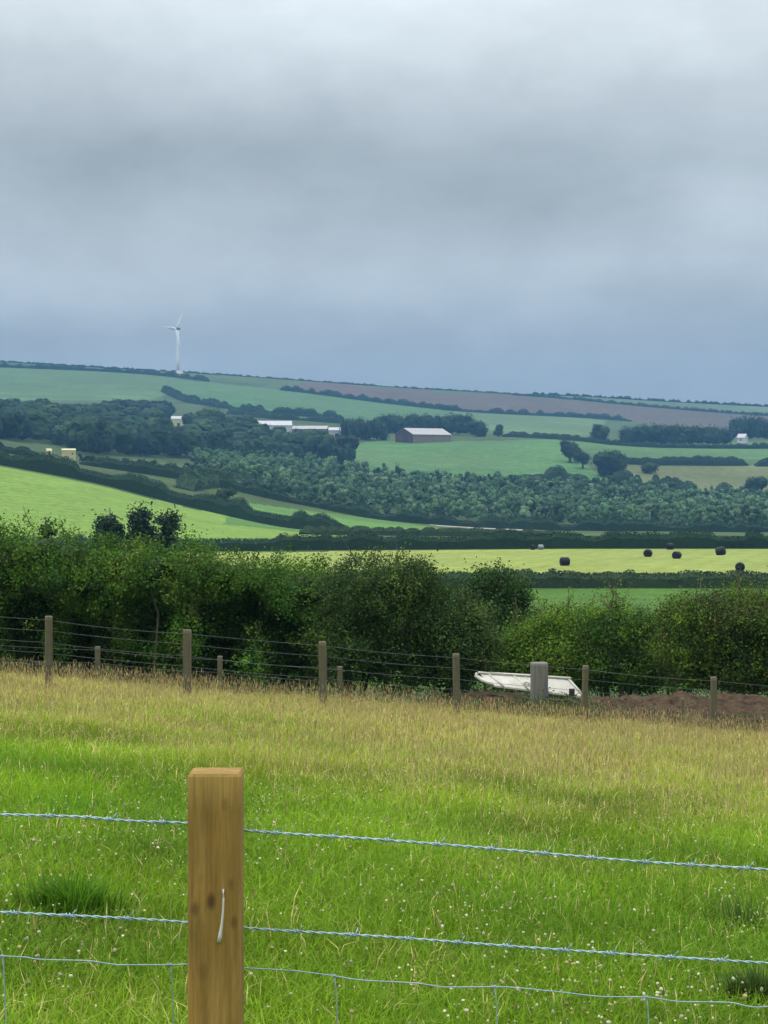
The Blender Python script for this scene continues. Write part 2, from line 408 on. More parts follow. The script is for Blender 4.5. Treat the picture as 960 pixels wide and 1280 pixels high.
# brighter and darker patches of sward
def sward(n, d0, d1, pw, hmin, hmax, wmul):
    x, y = scatter(n, d0, d1, pw)
    t = tanness(x, y)
    pn = vnoise(x, y * .6, 1.1, 1); pf = vnoise(x, y * .6, .28, 2)
    pl = vnoise(x, y * .5, 2.2, 14); g = np.stack([.098 + .07 * pn + .035 * pl, .215 + .085 * pn + .03 * pl, .013 + .009 * pf], 1)
    lush = np.exp(-(((x + 2.16) / .28) ** 2 + ((y - 14.8) / .8) ** 2))
    g = g * (1 - lush[:, None] * .5) + np.array([.075, .24, .012]) * lush[:, None] * .5
    dk = vnoise(x, y * .6, .8, 9)
    g *= (.70 + .5 * dk)[:, None]
    tan = np.stack([.46 + .07 * pf, .40 + .06 * pf, .16 + .02 * pf], 1)
    isT = rng.random(n) < np.clip(t * .44 * (1 - lush) + .035, 0, .44)
    col = np.where(isT[:, None], tan, g * (1 - .0 * t[:, None]) + np.array([.13, .075, .012]) * np.clip(t * 1.3, 0, 1)[:, None])
    col = col * rng.lognormal(0, .15, n)[:, None]
    h = rng.uniform(hmin, hmax, n) * (.75 + .5 * pn) * (1 + .35 * np.clip((y - 14) / 12, 0, 1))
    base = np.stack([x, y, plane(x, y) - .01], 1)
    w = rng.uniform(.004, .008, n) * wmul * (1 + np.clip((y - 8) / 26, 0, 1.2))
    return blades(base, h, w, rng.uniform(.25, 1.05, n), rng.uniform(0, 2 * math.pi, n), col)

vs, fs, ts = [], [], []; off = 0
def push(v, f, t):
    global off
    vs.append(v); fs.append(f + off); ts.append(t); off += len(v)
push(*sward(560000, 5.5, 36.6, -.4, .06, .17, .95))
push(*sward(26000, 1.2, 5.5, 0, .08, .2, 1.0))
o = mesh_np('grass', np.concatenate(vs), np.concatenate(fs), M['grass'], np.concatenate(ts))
tag(o, kind='stuff')

# seed heads of the tall meadow grass
n = 54000
x, y = scatter(n, 7, 36.8, .35)
keep = rng.random(n) < np.clip(tanness(x, y) * 1.1 - .15, .008, 1)
x, y = x[keep], y[keep]; n = len(x)
h = rng.uniform(.16, .36, n) * (.8 + .4 * vnoise(x, y, .9, 4))
az = rng.uniform(0, 6.28, n); le = rng.uniform(.05, .4, n)
hd = rng.uniform(.05, .10, n); hw = rng.uniform(.0028, .0058, n)
b = np.stack([x, y, plane(x, y)], 1)
dirv = np.stack([np.cos(az) * le, np.sin(az) * le, np.ones(n)], 1); dirv /= np.linalg.norm(dirv, axis=1)[:, None]
s1 = np.stack([np.ones(n), np.zeros(n), np.zeros(n)], 1); s2 = np.cross(dirv, s1)
top = b + dirv * h[:, None]; mid = top + dirv * (hd * .4)[:, None]; tip = top + dirv * hd[:, None]
st = .0016 + .00004 * y
vlist = [b - s1 * st[:, None], b + s1 * st[:, None], top, ] + [mid + (s1 * ca + s2 * sa) * hw[:, None] for ca, sa in ((1, 0), (-.5, .87), (-.5, -.87))] + [tip]
v = np.stack(vlist, 1).reshape(-1, 3)
i = np.arange(n)[:, None] * 7
f = np.concatenate([i + q for q in ([0, 1, 2], [2, 4, 3], [2, 5, 4], [2, 3, 5], [3, 4, 6], [4, 5, 6], [5, 3, 6])])
mixr = rng.random(n)[:, None]
head = np.array([.54, .45, .21]) * mixr + np.array([.46, .33, .17]) * (1 - mixr); head = head * rng.lognormal(0, .2, n)[:, None]
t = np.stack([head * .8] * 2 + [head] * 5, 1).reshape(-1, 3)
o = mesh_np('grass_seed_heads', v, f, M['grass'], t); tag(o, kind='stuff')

# clover heads
ico_v, ico_f = [], []
ph = (1 + 5 ** .5) / 2
ico_v = np.array([(-1, ph, 0), (1, ph, 0), (-1, -ph, 0), (1, -ph, 0), (0, -1, ph), (0, 1, ph), (0, -1, -ph), (0, 1, -ph), (ph, 0, -1), (ph, 0, 1), (-ph, 0, -1), (-ph, 0, 1)], float) / 1.9
ico_f = np.array([(0, 11, 5), (0, 5, 1), (0, 1, 7), (0, 7, 10), (0, 10, 11), (1, 5, 9), (5, 11, 4), (11, 10, 2), (10, 7, 6), (7, 1, 8), (3, 9, 4), (3, 4, 2), (3, 2, 6), (3, 6, 8), (3, 8, 9), (4, 9, 5), (2, 4, 11), (6, 2, 10), (8, 6, 7), (9, 8, 1)])
n = 16000
x, y = scatter(n, 7.2, 24, -.2)
cl = vnoise(x, y * .6, .55, 11) * .6 + vnoise(x, y * .6, 1.6, 12) * .4
keep = rng.random(n) < np.clip((cl - .36) * 2.6, .05, .9) * np.clip(1.5 - y / 20, .15, 1)
x, y = x[keep], y[keep]; n = len(x)
r = rng.uniform(.0034, .0080, n) * rng.choice([1, .8, 1.15], n)
zc = plane(x, y) + rng.uniform(.10, .20, n)
sq = rng.uniform(.75, 1.1, (n, 3))
v = (ico_v[None] * (r[:, None] * sq)[:, None, :] * rng.uniform(.7, 1.25, (n, 12, 1)) + np.stack([x, y, zc], 1)[:, None, :]).reshape(-1, 3)
f = (ico_f[None] + (np.arange(n) * 12)[:, None, None]).reshape(-1, 3)
base = np.array([.62, .60, .42]) * rng.uniform(.35, 1.05, n)[:, None]
base[rng.random(n) < .2] *= np.array([.85, .72, .45])
o = mesh_np('clover_flowers', v, f, M['flower'], np.repeat(base, 12, 0)); tag(o, kind='stuff')

def tuft(name, px, row, rad, nb, hmin, hmax, cols, label, cat):
    # solve the meadow plane for this row
    d = 8.0
    for _ in range(40): d = -plane((px - CX) * d / F, d) * F / (row - HZ)
    cx = (px - CX) * d / F
    a = rng.uniform(0, 6.28, nb); rr = rad * np.abs(rng.normal(0, .62, nb)); bx = cx + np.cos(a) * rr; by = d + np.sin(a) * rr * .8
    base = np.stack([bx, by, plane(bx, by) - .01], 1)
    colr = np.array(cols)[rng.integers(0, len(cols), nb)] * rng.lognormal(0, .25, nb)[:, None]
    v, f, t = blades(base - np.array([cx, d, 0]), rng.uniform(hmin, hmax, nb), rng.uniform(.005, .009, nb), rng.uniform(.15, .95, nb), a + rng.normal(0, .5, nb), colr)
    z0 = float(plane(cx, d)); v[:, 2] -= z0
    o = mesh_np(name, v, f, M['grass'], t); o.location = (cx, d, z0)
    tag(o, label, cat)
tuft('grass_tussock', 92, 1152, .20, 1500, .08, .27, [(.045, .12, .010), (.07, .18, .012), (.095, .22, .012)], 'dark green grass tussock behind the middle barbed wire', 'grass tussock')
tuft('dock_clump', 948, 1258, .13, 1100, .06, .19, [(.035, .085, .016), (.05, .11, .02), (.06, .075, .02)], 'dark grey-green weed clump behind the netting wire at the frame edge', 'weed clump')
tuft('grass_tussock', 930, 1165, .16, 110, .12, .28, [(.07, .14, .02), (.09, .16, .03)], 'tall thin grey-green grass clump behind the middle barbed wire', 'grass tussock')

# ------------------------------------------------------------------ near fence
FY = 4.0
sc = FY / F
def near(px, row, y=FY): return np.array([(px - CX) * y / F, y, -(row - HZ) * y / F])
pt = near(270, 960)
fence = empty('wire_fence', (pt[0], FY, plane(pt[0], FY)))
tag(fence, 'new timber post with two strands of barbed wire and stock netting, close up', 'fence')

def square_post(name, w, hgt, ch, rad, mat, parent, loc, dome=0.0, seed=0):
    """post with rounded arrises and a chamfered top; origin at the top centre"""
    r_ = random.Random(seed); rings = []
    def ring(half, rr, z, jit=0):
        pts = []
        for q in range(4):
            a0 = q * math.pi / 2; cxx = (half - rr) * (1 if q in (0, 3) else -1); cyy = (half - rr) * (1 if q in (0, 1) else -1)
            for k in range(4):
                a = a0 + k / 3 * math.pi / 2
                pts.append((cxx + rr * math.cos(a) + r_.uniform(-jit, jit), cyy + rr * math.sin(a) + r_.uniform(-jit, jit), z))
        return pts
    h = w / 2; J = w * .004
    rings.append(ring(h, rad, -hgt))
    nz = 24
    for k in range(1, nz): rings.append(ring(h, rad, -hgt + (hgt - ch) * k / nz, J))
    rings += [ring(h, rad, -ch), ring(h - ch * .8, rad * .9, 0)]
    V_ = np.array([p for g in rings for p in g]); nn = 16; Fq = []
    for i in range(len(rings) - 1):
        for j in range(nn): Fq.append((i * nn + j, i * nn + (j + 1) % nn, (i + 1) * nn + (j + 1) % nn, (i + 1) * nn + j))
    V_ = np.vstack([V_, [[0, 0, dome]]]); last = (len(rings) - 1) * nn; top = len(V_) - 1
    T3 = [(last + j, last + (j + 1) % nn, top) for j in range(nn)]
    o = mesh_np(name, V_, [np.array(Fq), np.array(T3)], mat, parent=parent, smooth=True)
    ns_ = (len(rings) - 2) * nn; fl_ = np.zeros(len(o.data.polygons), bool)
    lt_ = np.array([len(p.vertices) for p in o.data.polygons])
    sm_ = np.ones(len(lt_), bool)
    for p in o.data.polygons:
        if max(o.data.vertices[i].co.z for i in p.vertices) > -ch * .5: sm_[p.index] = False
    o.data.polygons.foreach_set('use_smooth', sm_)
    o.location = loc
    return o

PW = 66 * sc
post = square_post('post', PW, 1.5, .005, .008, M['newwood'], fence, (0, 0, pt[2] - plane(pt[0], FY) - .005), seed=3)
# hanging bent nail / scrap of fencing wire on the face of the post
mb = MB()
fy = -PW / 2 - .003
pts = [((px - 270) * sc, fy - off_, -(row - 960) * sc) for px, row, off_ in ((281.5, 1101, -.012), (282, 1104, .004), (282.2, 1112, .006), (281.6, 1128, .005), (280, 1145, .005), (278, 1158, .004), (276.6, 1166, .003))]
mb.tube(pts, [.0016, .0017, .0017, .002, .0024, .0034, .0042], 8)
nl = mb.build('hanging_wire_end', M['nail'], post, smooth=True)

def strand(points, y, sag_n=90):
    """smooth row curve through (px,row) in the fence plane, 3-D points relative to the fence origin"""
    p = np.array(points, float)
    q = np.linspace(p[0, 0], p[-1, 0], sag_n)
    r = pchip_matrix(p[:, 0], p[:, 1:2], q)[:, 0]
    w = np.stack([(q - CX) * y / F, np.full(sag_n, y), -(r - HZ) * y / F], 1)
    return w - np.array(fence.location)
YW = FY + PW / 2 + .004
ksc = FY / YW  # rows below are as seen; the wire is stapled to the far side
def barbed(points, name, seed, gaps):
    r_ = np.random.default_rng(seed)
    c_ = strand(points, YW, 1900)
    L = np.concatenate([[0], np.cumsum(np.linalg.norm(np.diff(c_, axis=0), axis=1))])
    m_ = MB()
    for ph0 in (0, math.pi):
        a = L / .042 * 2 * math.pi + ph0
        hel = c_ + np.stack([np.zeros(len(c_)), np.cos(a) * .0014, np.sin(a) * .0014], 1)
        m_.tube(hel, .00145, 5)
    ob = m_.build(name, M['wire'], fence, smooth=True)
    pxs_ = np.linspace(points[0][0], points[-1][0], 1900)
    for g in gaps:
        bm_ = MB(); k = int(np.clip(np.searchsorted(pxs_, g), 2, 1897)); ctr = c_[k]
        # coil of the barb
        t_ = np.linspace(0, 2.3 * 2 * math.pi, 34)
        coil = ctr + np.stack([(t_ / t_[-1] - .5) * .014, np.cos(t_) * .0038, np.sin(t_) * .0038], 1)
        bm_.tube(coil, .0014, 5)
        for e, sgn in ((coil[0], -1), (coil[-1], 1)):
            ang = r_.uniform(-.9, .9) + (math.pi / 2 if sgn > 0 else -math.pi / 2) + r_.uniform(-.4, .4)
            dd = np.array([sgn * r_.uniform(.2, .6), math.cos(ang) * .7, math.sin(ang)]); dd /= np.linalg.norm(dd)
            bm_.tube([e, e + dd * .006, e + dd * r_.uniform(.009, .014)], [.0013, .0012, .0004], 5)
        bm_.build('barb', M['wire'], ob, smooth=True)
    return ob
up = [(-2700, 880), (-900, 985), (-300, 1003), (0, 1018), (100, 1021), (160, 1026), (233, 1029), (307, 1038), (480, 1050), (640, 1063), (800, 1077), (960, 1087), (1300, 1112), (1900, 1150), (3300, 1250)]
lo = [(-2700, 1000), (-900, 1108), (-300, 1124), (0, 1140), (100, 1145), (160, 1148), (233, 1153), (307, 1160), (480, 1171), (640, 1183), (800, 1194), (960, 1204), (1300, 1226), (1900, 1260), (3300, 1360)]
barbed(up, 'barbed_wire', 1, [-520, -430, -330, -240, -150, -75, 60, 137, 203, 345, 414, 482, 547, 612, 680, 738, 806, 862, 932, 1010, 1090, 1170, 1260])
barbed(lo, 'barbed_wire', 2, [-500, -410, -300, -220, -140, -60, 16, 84, 158, 371, 440, 510, 573, 632, 703, 760, 838, 900, 985, 1060, 1140, 1230])
nt_top = [(-2700, 1060), (-900, 1165), (-300, 1183), (0, 1195), (32, 1196.5), (45, 1199), (110, 1201), (150, 1206), (213, 1206), (240, 1205), (307, 1210), (360, 1213), (418, 1220), (450, 1225), (520, 1229), (560, 1234), (620, 1233.5), (690, 1239), (760, 1246), (808, 1246.5), (850, 1252), (910, 1253), (945, 1259), (975, 1257), (1300, 1284), (1900, 1325), (3300, 1425)]
m_ = MB()
topc = strand(nt_top, YW + .006, 1200); m_.tube(topc, .0013, 6)
for k, dz in enumerate((.15, .32, .5, .66)):
    m_.tube(topc[::6] - np.array([0, 0, dz]) + np.stack([np.zeros(200), np.zeros(200), .004 * np.sin(np.arange(200) * 1.3 + k)], 1), .0011, 5)
qx = np.linspace(-2700, 3300, 1200)
for px in [-760, -570, -380, -190, 3, 212, 420, 617, 808, 1010, 1210, 1410, 1610, 1810, 2010, 2210, 2410, 2610, 2810, -960, -1160, -1360, -1560, -1760, -1960, -2160]:
    t0 = topc[int(np.argmin(abs(qx - px)))]
    m_.tube([t0 + np.array([0, .001, .003]), t0 + np.array([.003, .001, -.02]), t0 + np.array([.009, 0, -.15]), t0 + np.array([.012, 0, -.4]), t0 + np.array([.016, 0, -.68])], .0011, 5)
    th = np.linspace(0, 12, 22)
    m_.tube(t0 + np.stack([(th / 12 - .5) * .011, np.cos(th) * .0028, np.sin(th) * .0028], 1), .0009, 5)
m_.build('stock_netting', M['wire'], fence, smooth=True)
# the next posts of the same fence, beyond the edges of the photo
for px in (-2640, -1180, 1720, 3180):
    q = near(px, 960 + (px - 270) * .073)
    square_post('post', PW, 1.5, .008, .008, M['newwood'], fence, tuple(q - np.array(fence.location)), seed=5)

# ------------------------------------------------------------------ far fence
def fd_of(px): return 33.0 + (px - 61) / 831 * 2.2
TOPS = [(-300, 737), (-113, 754), (61, 770), (234, 787), (403, 802), (570, 817), (732, 832), (892, 846), (1050, 860), (1210, 874)]
q0 = TOPS[3]; d0 = fd_of(q0[0])
x0 = (q0[0] - CX) * d0 / F
ffence = empty('wire_fence', (x0, d0, float(plane(x0, d0))))
tag(ffence, 'weathered post and wire fence running along the far side of the meadow', 'fence')
ppos = []
ws = [.10, .09, .11, .115, .11, .105, .09, .10, .1, .1]
for k, (px, row) in enumerate(TOPS):
    d = fd_of(px); w3 = np.array([(px - CX) * d / F, d, -(row - HZ) * d / F]); ppos.append(w3)
    po = square_post('post', ws[k], 1.45, .008, .018, M['oldwood'], ffence, tuple(w3 - np.array(ffence.location)), seed=k)
    po.rotation_euler = (random.Random(k).uniform(-.012, .012), random.Random(k + 9).uniform(-.02, .02), random.Random(k).uniform(-.25, .25))
ppos = np.array(ppos)
def fence_wires(pp, root, drops, rad, seed, names, front=-.055):
    r_ = np.random.default_rng(seed)
    for nm, dz in zip(names, drops):
        mbw = MB(); pts = []
        for a, b_ in zip(pp[:-1], pp[1:]):
            sag = r_.uniform(.005, .03)
            for t in np.linspace(0, 1, 9)[:-1]:
                p = a * (1 - t) + b_ * t; p = p + np.array([0, front, -dz - sag * 4 * t * (1 - t)]); pts.append(p)
        pts.append(pp[-1] + np.array([0, front, -dz]))
        mbw.tube(np.array(pts) - np.array(root.location), rad, 5)
        mbw.build(nm, M['oldwire'], root, smooth=True)
fence_wires(ppos, ffence, (.06, .22, .40, .56, .74), .0031, 4, ['barbed_wire', 'barbed_wire', 'netting_wire', 'netting_wire', 'netting_wire'])

# second line of low posts close to the hedge foot
SB = [(-30, 800), (122, 808), (275, 820), (425, 833)]
bpos = []
d0 = 37.6; x0 = (275 - CX) * d0 / F
bf = empty('low_fence', (x0, d0, float(gz(x0, d0))))
tag(bf, 'low second row of thin grey stakes and wire at the foot of the tall hedge', 'fence')
for k, (px, row) in enumerate(SB):
    d = 37.6; w3 = np.array([(px - CX) * d / F, d, -(row - HZ) * d / F]); bpos.append(w3)
    gzv = float(gz(w3[0], d))
    square_post('stake', .085, w3[2] - gzv + .3, .006, .016, M['oldwood'], bf, tuple(w3 - np.array(bf.location)), seed=20 + k)
fence_wires(np.array(bpos), bf, (.06, .28), .003, 8, ['top_wire', 'lower_wire'], -.045)

# old square gatepost and the stakes by the bank
def lone_post(name, px, row, d, w, label, cat, mat, seed=1, tilt=(0, 0)):
    x = (px - CX) * d / F; z = -(row - HZ) * d / F; g = float(gz(x, d))
    o = square_post(name, w, z - g + .3, .012, .02, mat, None, (x, d, z), seed=seed)
    o.rotation_euler = (tilt[0], tilt[1], .12)
    return tag(o, label, cat)
lone_post('gatepost', 674, 828, 37.2, .265, 'thick square grey gatepost standing in front of the white trough', 'post', M['greywood'], 31)
lone_post('stake', 853, 872, 37.0, .06, 'short thin stake in front of the brown earth bank', 'stake', M['oldwood'], 33)

# ------------------------------------------------------------------ white trough behind the fence
def trough():
    d = 39.2
    def W(px, row, dy=0): return np.array([(px - CX) * d / F, d + dy, -(row - HZ) * d / F])
    ctr = W(660, 856); root = empty('feed_trough', tuple(ctr))
    tag(root, 'white ribbed metal trough lying tilted on the soil behind the fence', 'trough')
    C_ = np.array(root.location)
    # upper (front) lip line and bottom line of the sloping side facing us
    tl, tr = W(600, 841), W(711.5, 848); bl, br = W(613, 854.5, .32), W(724, 868, .30)
    bl[1] = d - .26; br[1] = d - .26
    up_n = np.array([0, .62, 0.0])
    m1 = MB()
    th = .02
    def slab(a, b_, c_, e, off_):
        off_ = np.array(off_); v = [a, b_, c_, e, a + off_, b_ + off_, c_ + off_, e + off_]
        m1.add(np.array(v) - C_, [(0, 1, 2, 3), (7, 6, 5, 4), (0, 4, 5, 1), (1, 5, 6, 2), (2, 6, 7, 3), (3, 7, 4, 0)])
    slab(bl, br, tr, tl, (0, .03, -.012))                       # near side
    tl2, tr2 = tl + np.array([.05, .62, -.06]), tr + np.array([.05, .62, -.06]); bl2, br2 = bl + np.array([.05, .75, .02]), br + np.array([.05, .75, .02])
    slab(tl2, tr2, br2, bl2, (0, .03, -.01))                    # far side
    slab(bl, bl2, br2, br, (0, 0, -.03))                        # underside
    m1.build('tank', M['whitepaint'], root)
    for a, b_, c_, e, s in ((tl, bl, bl2, tl2, -.02), (tr, br, br2, tr2, .02)):
        m2 = MB(); o_ = np.array([s, 0, 0]); v = [a, b_, c_, e, a + o_, b_ + o_, c_ + o_, e + o_]
        m2.add(np.array(v) - C_, [(0, 1, 2, 3), (7, 6, 5, 4), (0, 4, 5, 1), (1, 5, 6, 2), (2, 6, 7, 3), (3, 7, 4, 0)])
        m2.build('end_plate', M['whitepaint'], root)
    m3 = MB()
    m3.tube([tl - C_ + (-.04, -.02, .005), (tl + tr) / 2 - C_ + (0, -.02, .008), tr - C_ + (.03, -.02, .0)], .024, 8)
    m3.tube([tl2 - C_ + (-.03, 0, .01), tr2 - C_ + (.03, 0, .01)], .02, 8)
    m3.build('rim', M['whitepaint'], root, smooth=True)
    for t, w in ((.09, .016), (.37, .015), (.50, .012), (.60, .012), (.985, .018)):
        m4 = MB(); a = tl * (1 - t) + tr * t; b_ = bl * (1 - t) + br * t
        t2 = t + .05; b2 = bl * (1 - t2) + br * t2
        m4.tube([a - C_ + (0, -.016, 0), b2 - C_ + (0, -.016, 0)], w, 6); m4.build('rib', M['whitepaint'], root, smooth=True)
    m5 = MB(); t_ = np.linspace(0, 2 * math.pi, 18)            # rolled end
    m5.tube([tl - C_ + (-.05, -.02, .0), tl - C_ + (-.075, -.03, -.05), (tl + bl) / 2 - C_ + (-.05, -.04, -.02), bl - C_ + (-.03, -.03, .03), bl - C_ + (.05, -.03, .0)], [.03, .035, .04, .035, .02], 8)
    m5.build('rolled_end', M['whitepaint'], root, smooth=True)
    m6 = MB(); hc = tl * .52 + tr * .0 + bl * .0 + (tl * 0) ; hp = (tl * (1 - .42) + tr * .42) * .35 + (bl * (1 - .45) + br * .45) * .65 - C_ + (0, -.03, 0)
    m6.tube([hp + (math.cos(a) * .05, 0, math.sin(a) * .05) for a in t_], .014, 6); m6.build('drain_ring', M['whitepaint'], root, smooth=True)
    m7 = MB(); m7.box(br * .9 + bl * .1 - C_ + (0, -.06, .05), (.10, .05, .13)); m7.build('bracket', M['dark'], root)
trough()

# bank of turned earth
nx, ny = 330, 70
ux = np.linspace(540, 1500, nx); uy = np.linspace(35.9, 42.5, ny)
BX, BY = np.meshgrid(ux, uy); BXw = (BX - CX) * 37.5 / F
TB = np.interp(BX, [540, 585, 640, 720, 780, 840, 868, 900, 960, 1500], [890, 877, 877, 882, 883, 878, 872, 879, 880, 905])
ztop = -(TB - HZ) * 38.6 / F
gr = gz(BXw, BY)
prof = np.clip(np.interp(BY, [35.9, 36.5, 38.2, 39.2, 40.6, 42.5], [0, .12, .88, 1, .8, 0]), 0, 1)
nzv = (vnoise(BXw, BY, 1.1, 21) - .5) * .16 + (vnoise(BXw, BY, .3, 22) - .5) * .12 + (vnoise(BXw, BY, .1, 23) - .5) * .10
BZ = gr * (1 - prof) + ztop * prof + nzv * np.clip(prof * 2, 0, 1) - .03 * (1 - prof)
o = mesh_np('earth_bank', np.stack([BXw, BY, BZ], -1).reshape(-1, 3), grid_faces(ny, nx), M['soil'], smooth=True)
tag(o, kind='structure')
def bank_z(px, d):
    x = (px - CX) * d / F
    t = np.interp(CX + x / 37.5 * F, [540, 585, 640, 720, 780, 840, 868, 900, 960, 1500], [890, 877, 877, 882, 883, 878, 872, 879, 880, 905])
    p = np.interp(d, [35.9, 36.5, 38.2, 39.2, 40.6, 42.5], [0, .12, .88, 1, .8, 0])
    return float(gz(x, d)) * (1 - p) + (-(t - HZ) * 38.6 / F) * p

# ------------------------------------------------------------------ leaves
def leaf_quads(cen, nrm, size, rg, aspect=.55):
    n = len(cen)
    nrm = nrm / (np.linalg.norm(nrm, axis=1)[:, None] + 1e-9)
    r = rg.normal(size=(n, 3)); u = np.cross(nrm, r); u /= np.linalg.norm(u, axis=1)[:, None] + 1e-9
    w = np.cross(nrm, u)
    s = size[:, None] if np.ndim(size) else size
    bend = nrm * s * rg.uniform(-.12, .2, (n, 1))
    v = np.stack([cen - u * s * .5, cen + w * s * aspect * .5 + bend, cen + u * s * .5, cen - w * s * aspect * .5 + bend], 1)
    return v.reshape(-1, 3), np.arange(n * 4).reshape(-1, 4)

def cloud(blobs, ncl, nleaf, rcl, leaf, palette, seed, zmin=None, surf=.55, aspect=.6):
    """leaf clumps through a union of ellipsoids; blobs (x,y,z,rx,ry,rz)"""
    rg = np.random.default_rng(seed)
    B = np.array(blobs, float)
    wgt = (B[:, 3] * B[:, 4] + B[:, 4] * B[:, 5] + B[:, 3] * B[:, 5]); wgt /= wgt.sum()
    k = rg.choice(len(B), ncl, p=wgt)
    d = rg.normal(size=(ncl, 3)); d /= np.linalg.norm(d, axis=1)[:, None]
    rr = surf + (1.03 - surf) * rg.random(ncl) ** .6
    c_ = B[k, :3] + d * B[k, 3:] * rr[:, None]
    if zmin is not None:
        ok = c_[:, 2] > zmin(c_[:, 0], c_[:, 1]) if callable(zmin) else c_[:, 2] > zmin
        c_, d = c_[ok], d[ok]
    ncl = len(c_)
    pal = np.array(palette)[rg.integers(0, len(palette), ncl)] * rg.lognormal(0, .16, ncl)[:, None]
    cc = np.repeat(c_, nleaf, 0); nn = np.repeat(d, nleaf, 0); N = len(cc)
    rs = np.repeat(rg.uniform(.6, 1.4, ncl) * rcl, nleaf)[:, None]
    off_ = rg.normal(size=(N, 3)) * rs * .55
    cen = cc + off_
    nrm = nn * .5 + rg.normal(size=(N, 3)) * .6 + np.array([0, 0, .45])
    sz = leaf * rg.uniform(.6, 1.3, N)
    v, f = leaf_quads(cen, nrm, sz, rg, aspect)
    t = np.repeat(pal, nleaf, 0) * rg.lognormal(0, .09, N)[:, None]
    return v, f, np.repeat(t, 4, 0)

def cube_sphere(k=3):
    vs_, fs_ = [], []; idx = {}
    def vid(p):
        key = tuple(np.round(p, 4))
        if key not in idx: idx[key] = len(vs_); vs_.append(np.array(p) / np.linalg.norm(p))
        return idx[key]
    g = np.linspace(-1, 1, k + 1)
    for ax in range(3):
        for sg in (-1, 1):
            for i in range(k):
                for j in range(k):
                    q = []
                    for a, b_ in ((i, j), (i + 1, j), (i + 1, j + 1), (i, j + 1)):
                        p = [0, 0, 0]; p[ax] = sg; p[(ax + 1) % 3] = g[a] * sg; p[(ax + 2) % 3] = g[b_]; q.append(vid(p))
                    fs_.append(q)
    return np.array(vs_), np.array(fs_)
CSV, CSF = cube_sphere(3)

def core(blobs, scale, palette, seed):
    """solid lumpy bodies added inside the leaf clumps so no light shows through"""
    rg = np.random.default_rng(seed); B = np.array(blobs, float); n = len(B)
    v = CSV[None] * B[:, None, 3:] * scale * rg.uniform(.75, 1.12, (n, len(CSV), 1)) + B[:, None, :3]
    f = CSF[None] + (np.arange(n) * len(CSV))[:, None, None]
    t = np.repeat(np.array(palette)[rg.integers(0, len(palette), n)], len(CSV), 0)
    return v.reshape(-1, 3), f.reshape(-1, 4), t

def shoots(bases, rg, lmin, lmax, leaf, palette, spread=.35):
    """upright twigs with leaves along them"""
    V_, T_ = [], []; tw = MB(); F_ = []; o_ = 0
    for b_ in bases:
        L = rg.uniform(lmin, lmax); dr = np.array([rg.normal(0, spread), rg.normal(0, spread), 1.0]); dr /= np.linalg.norm(dr)
        bend = rg.normal(0, .25, 3) * L * .4
        t = np.linspace(0, 1, 6)[:, None]
        pts = b_ + dr * L * t + bend * t ** 2
        tw.tube(pts, np.linspace(.012, .003, 6), 4)
        nl = int(L * rg.uniform(26, 46)); tt = rg.uniform(.1, 1, nl)[:, None]
        cen = b_ + dr * L * tt + bend * tt ** 2 + rg.normal(0, .05, (nl, 3))
        v, f = leaf_quads(cen, rg.normal(size=(nl, 3)) + [0, 0, .6], leaf * rg.uniform(.6, 1.3, nl), rg)
        c_ = np.array(palette)[rg.integers(0, len(palette))] * rg.lognormal(0, .2)
        V_.append(v); F_.append(f + o_); o_ += len(v); T_.append(np.repeat(np.tile(c_, (nl, 1)) * rg.lognormal(0, .15, nl)[:, None], 4, 0))
    return (np.concatenate(V_), np.concatenate(F_), np.concatenate(T_)), tw

def join(parts):
    V_, F_, T_ = [], [], []; o_ = 0
    for v, f, t in parts:
        V_.append(v); F_.append(f + o_); T_.append(t); o_ += len(v)
    return np.concatenate(V_), np.concatenate(F_), np.concatenate(T_)

def at(px, row, d): return ((px - CX) * d / F, d, -(row - HZ) * d / F)

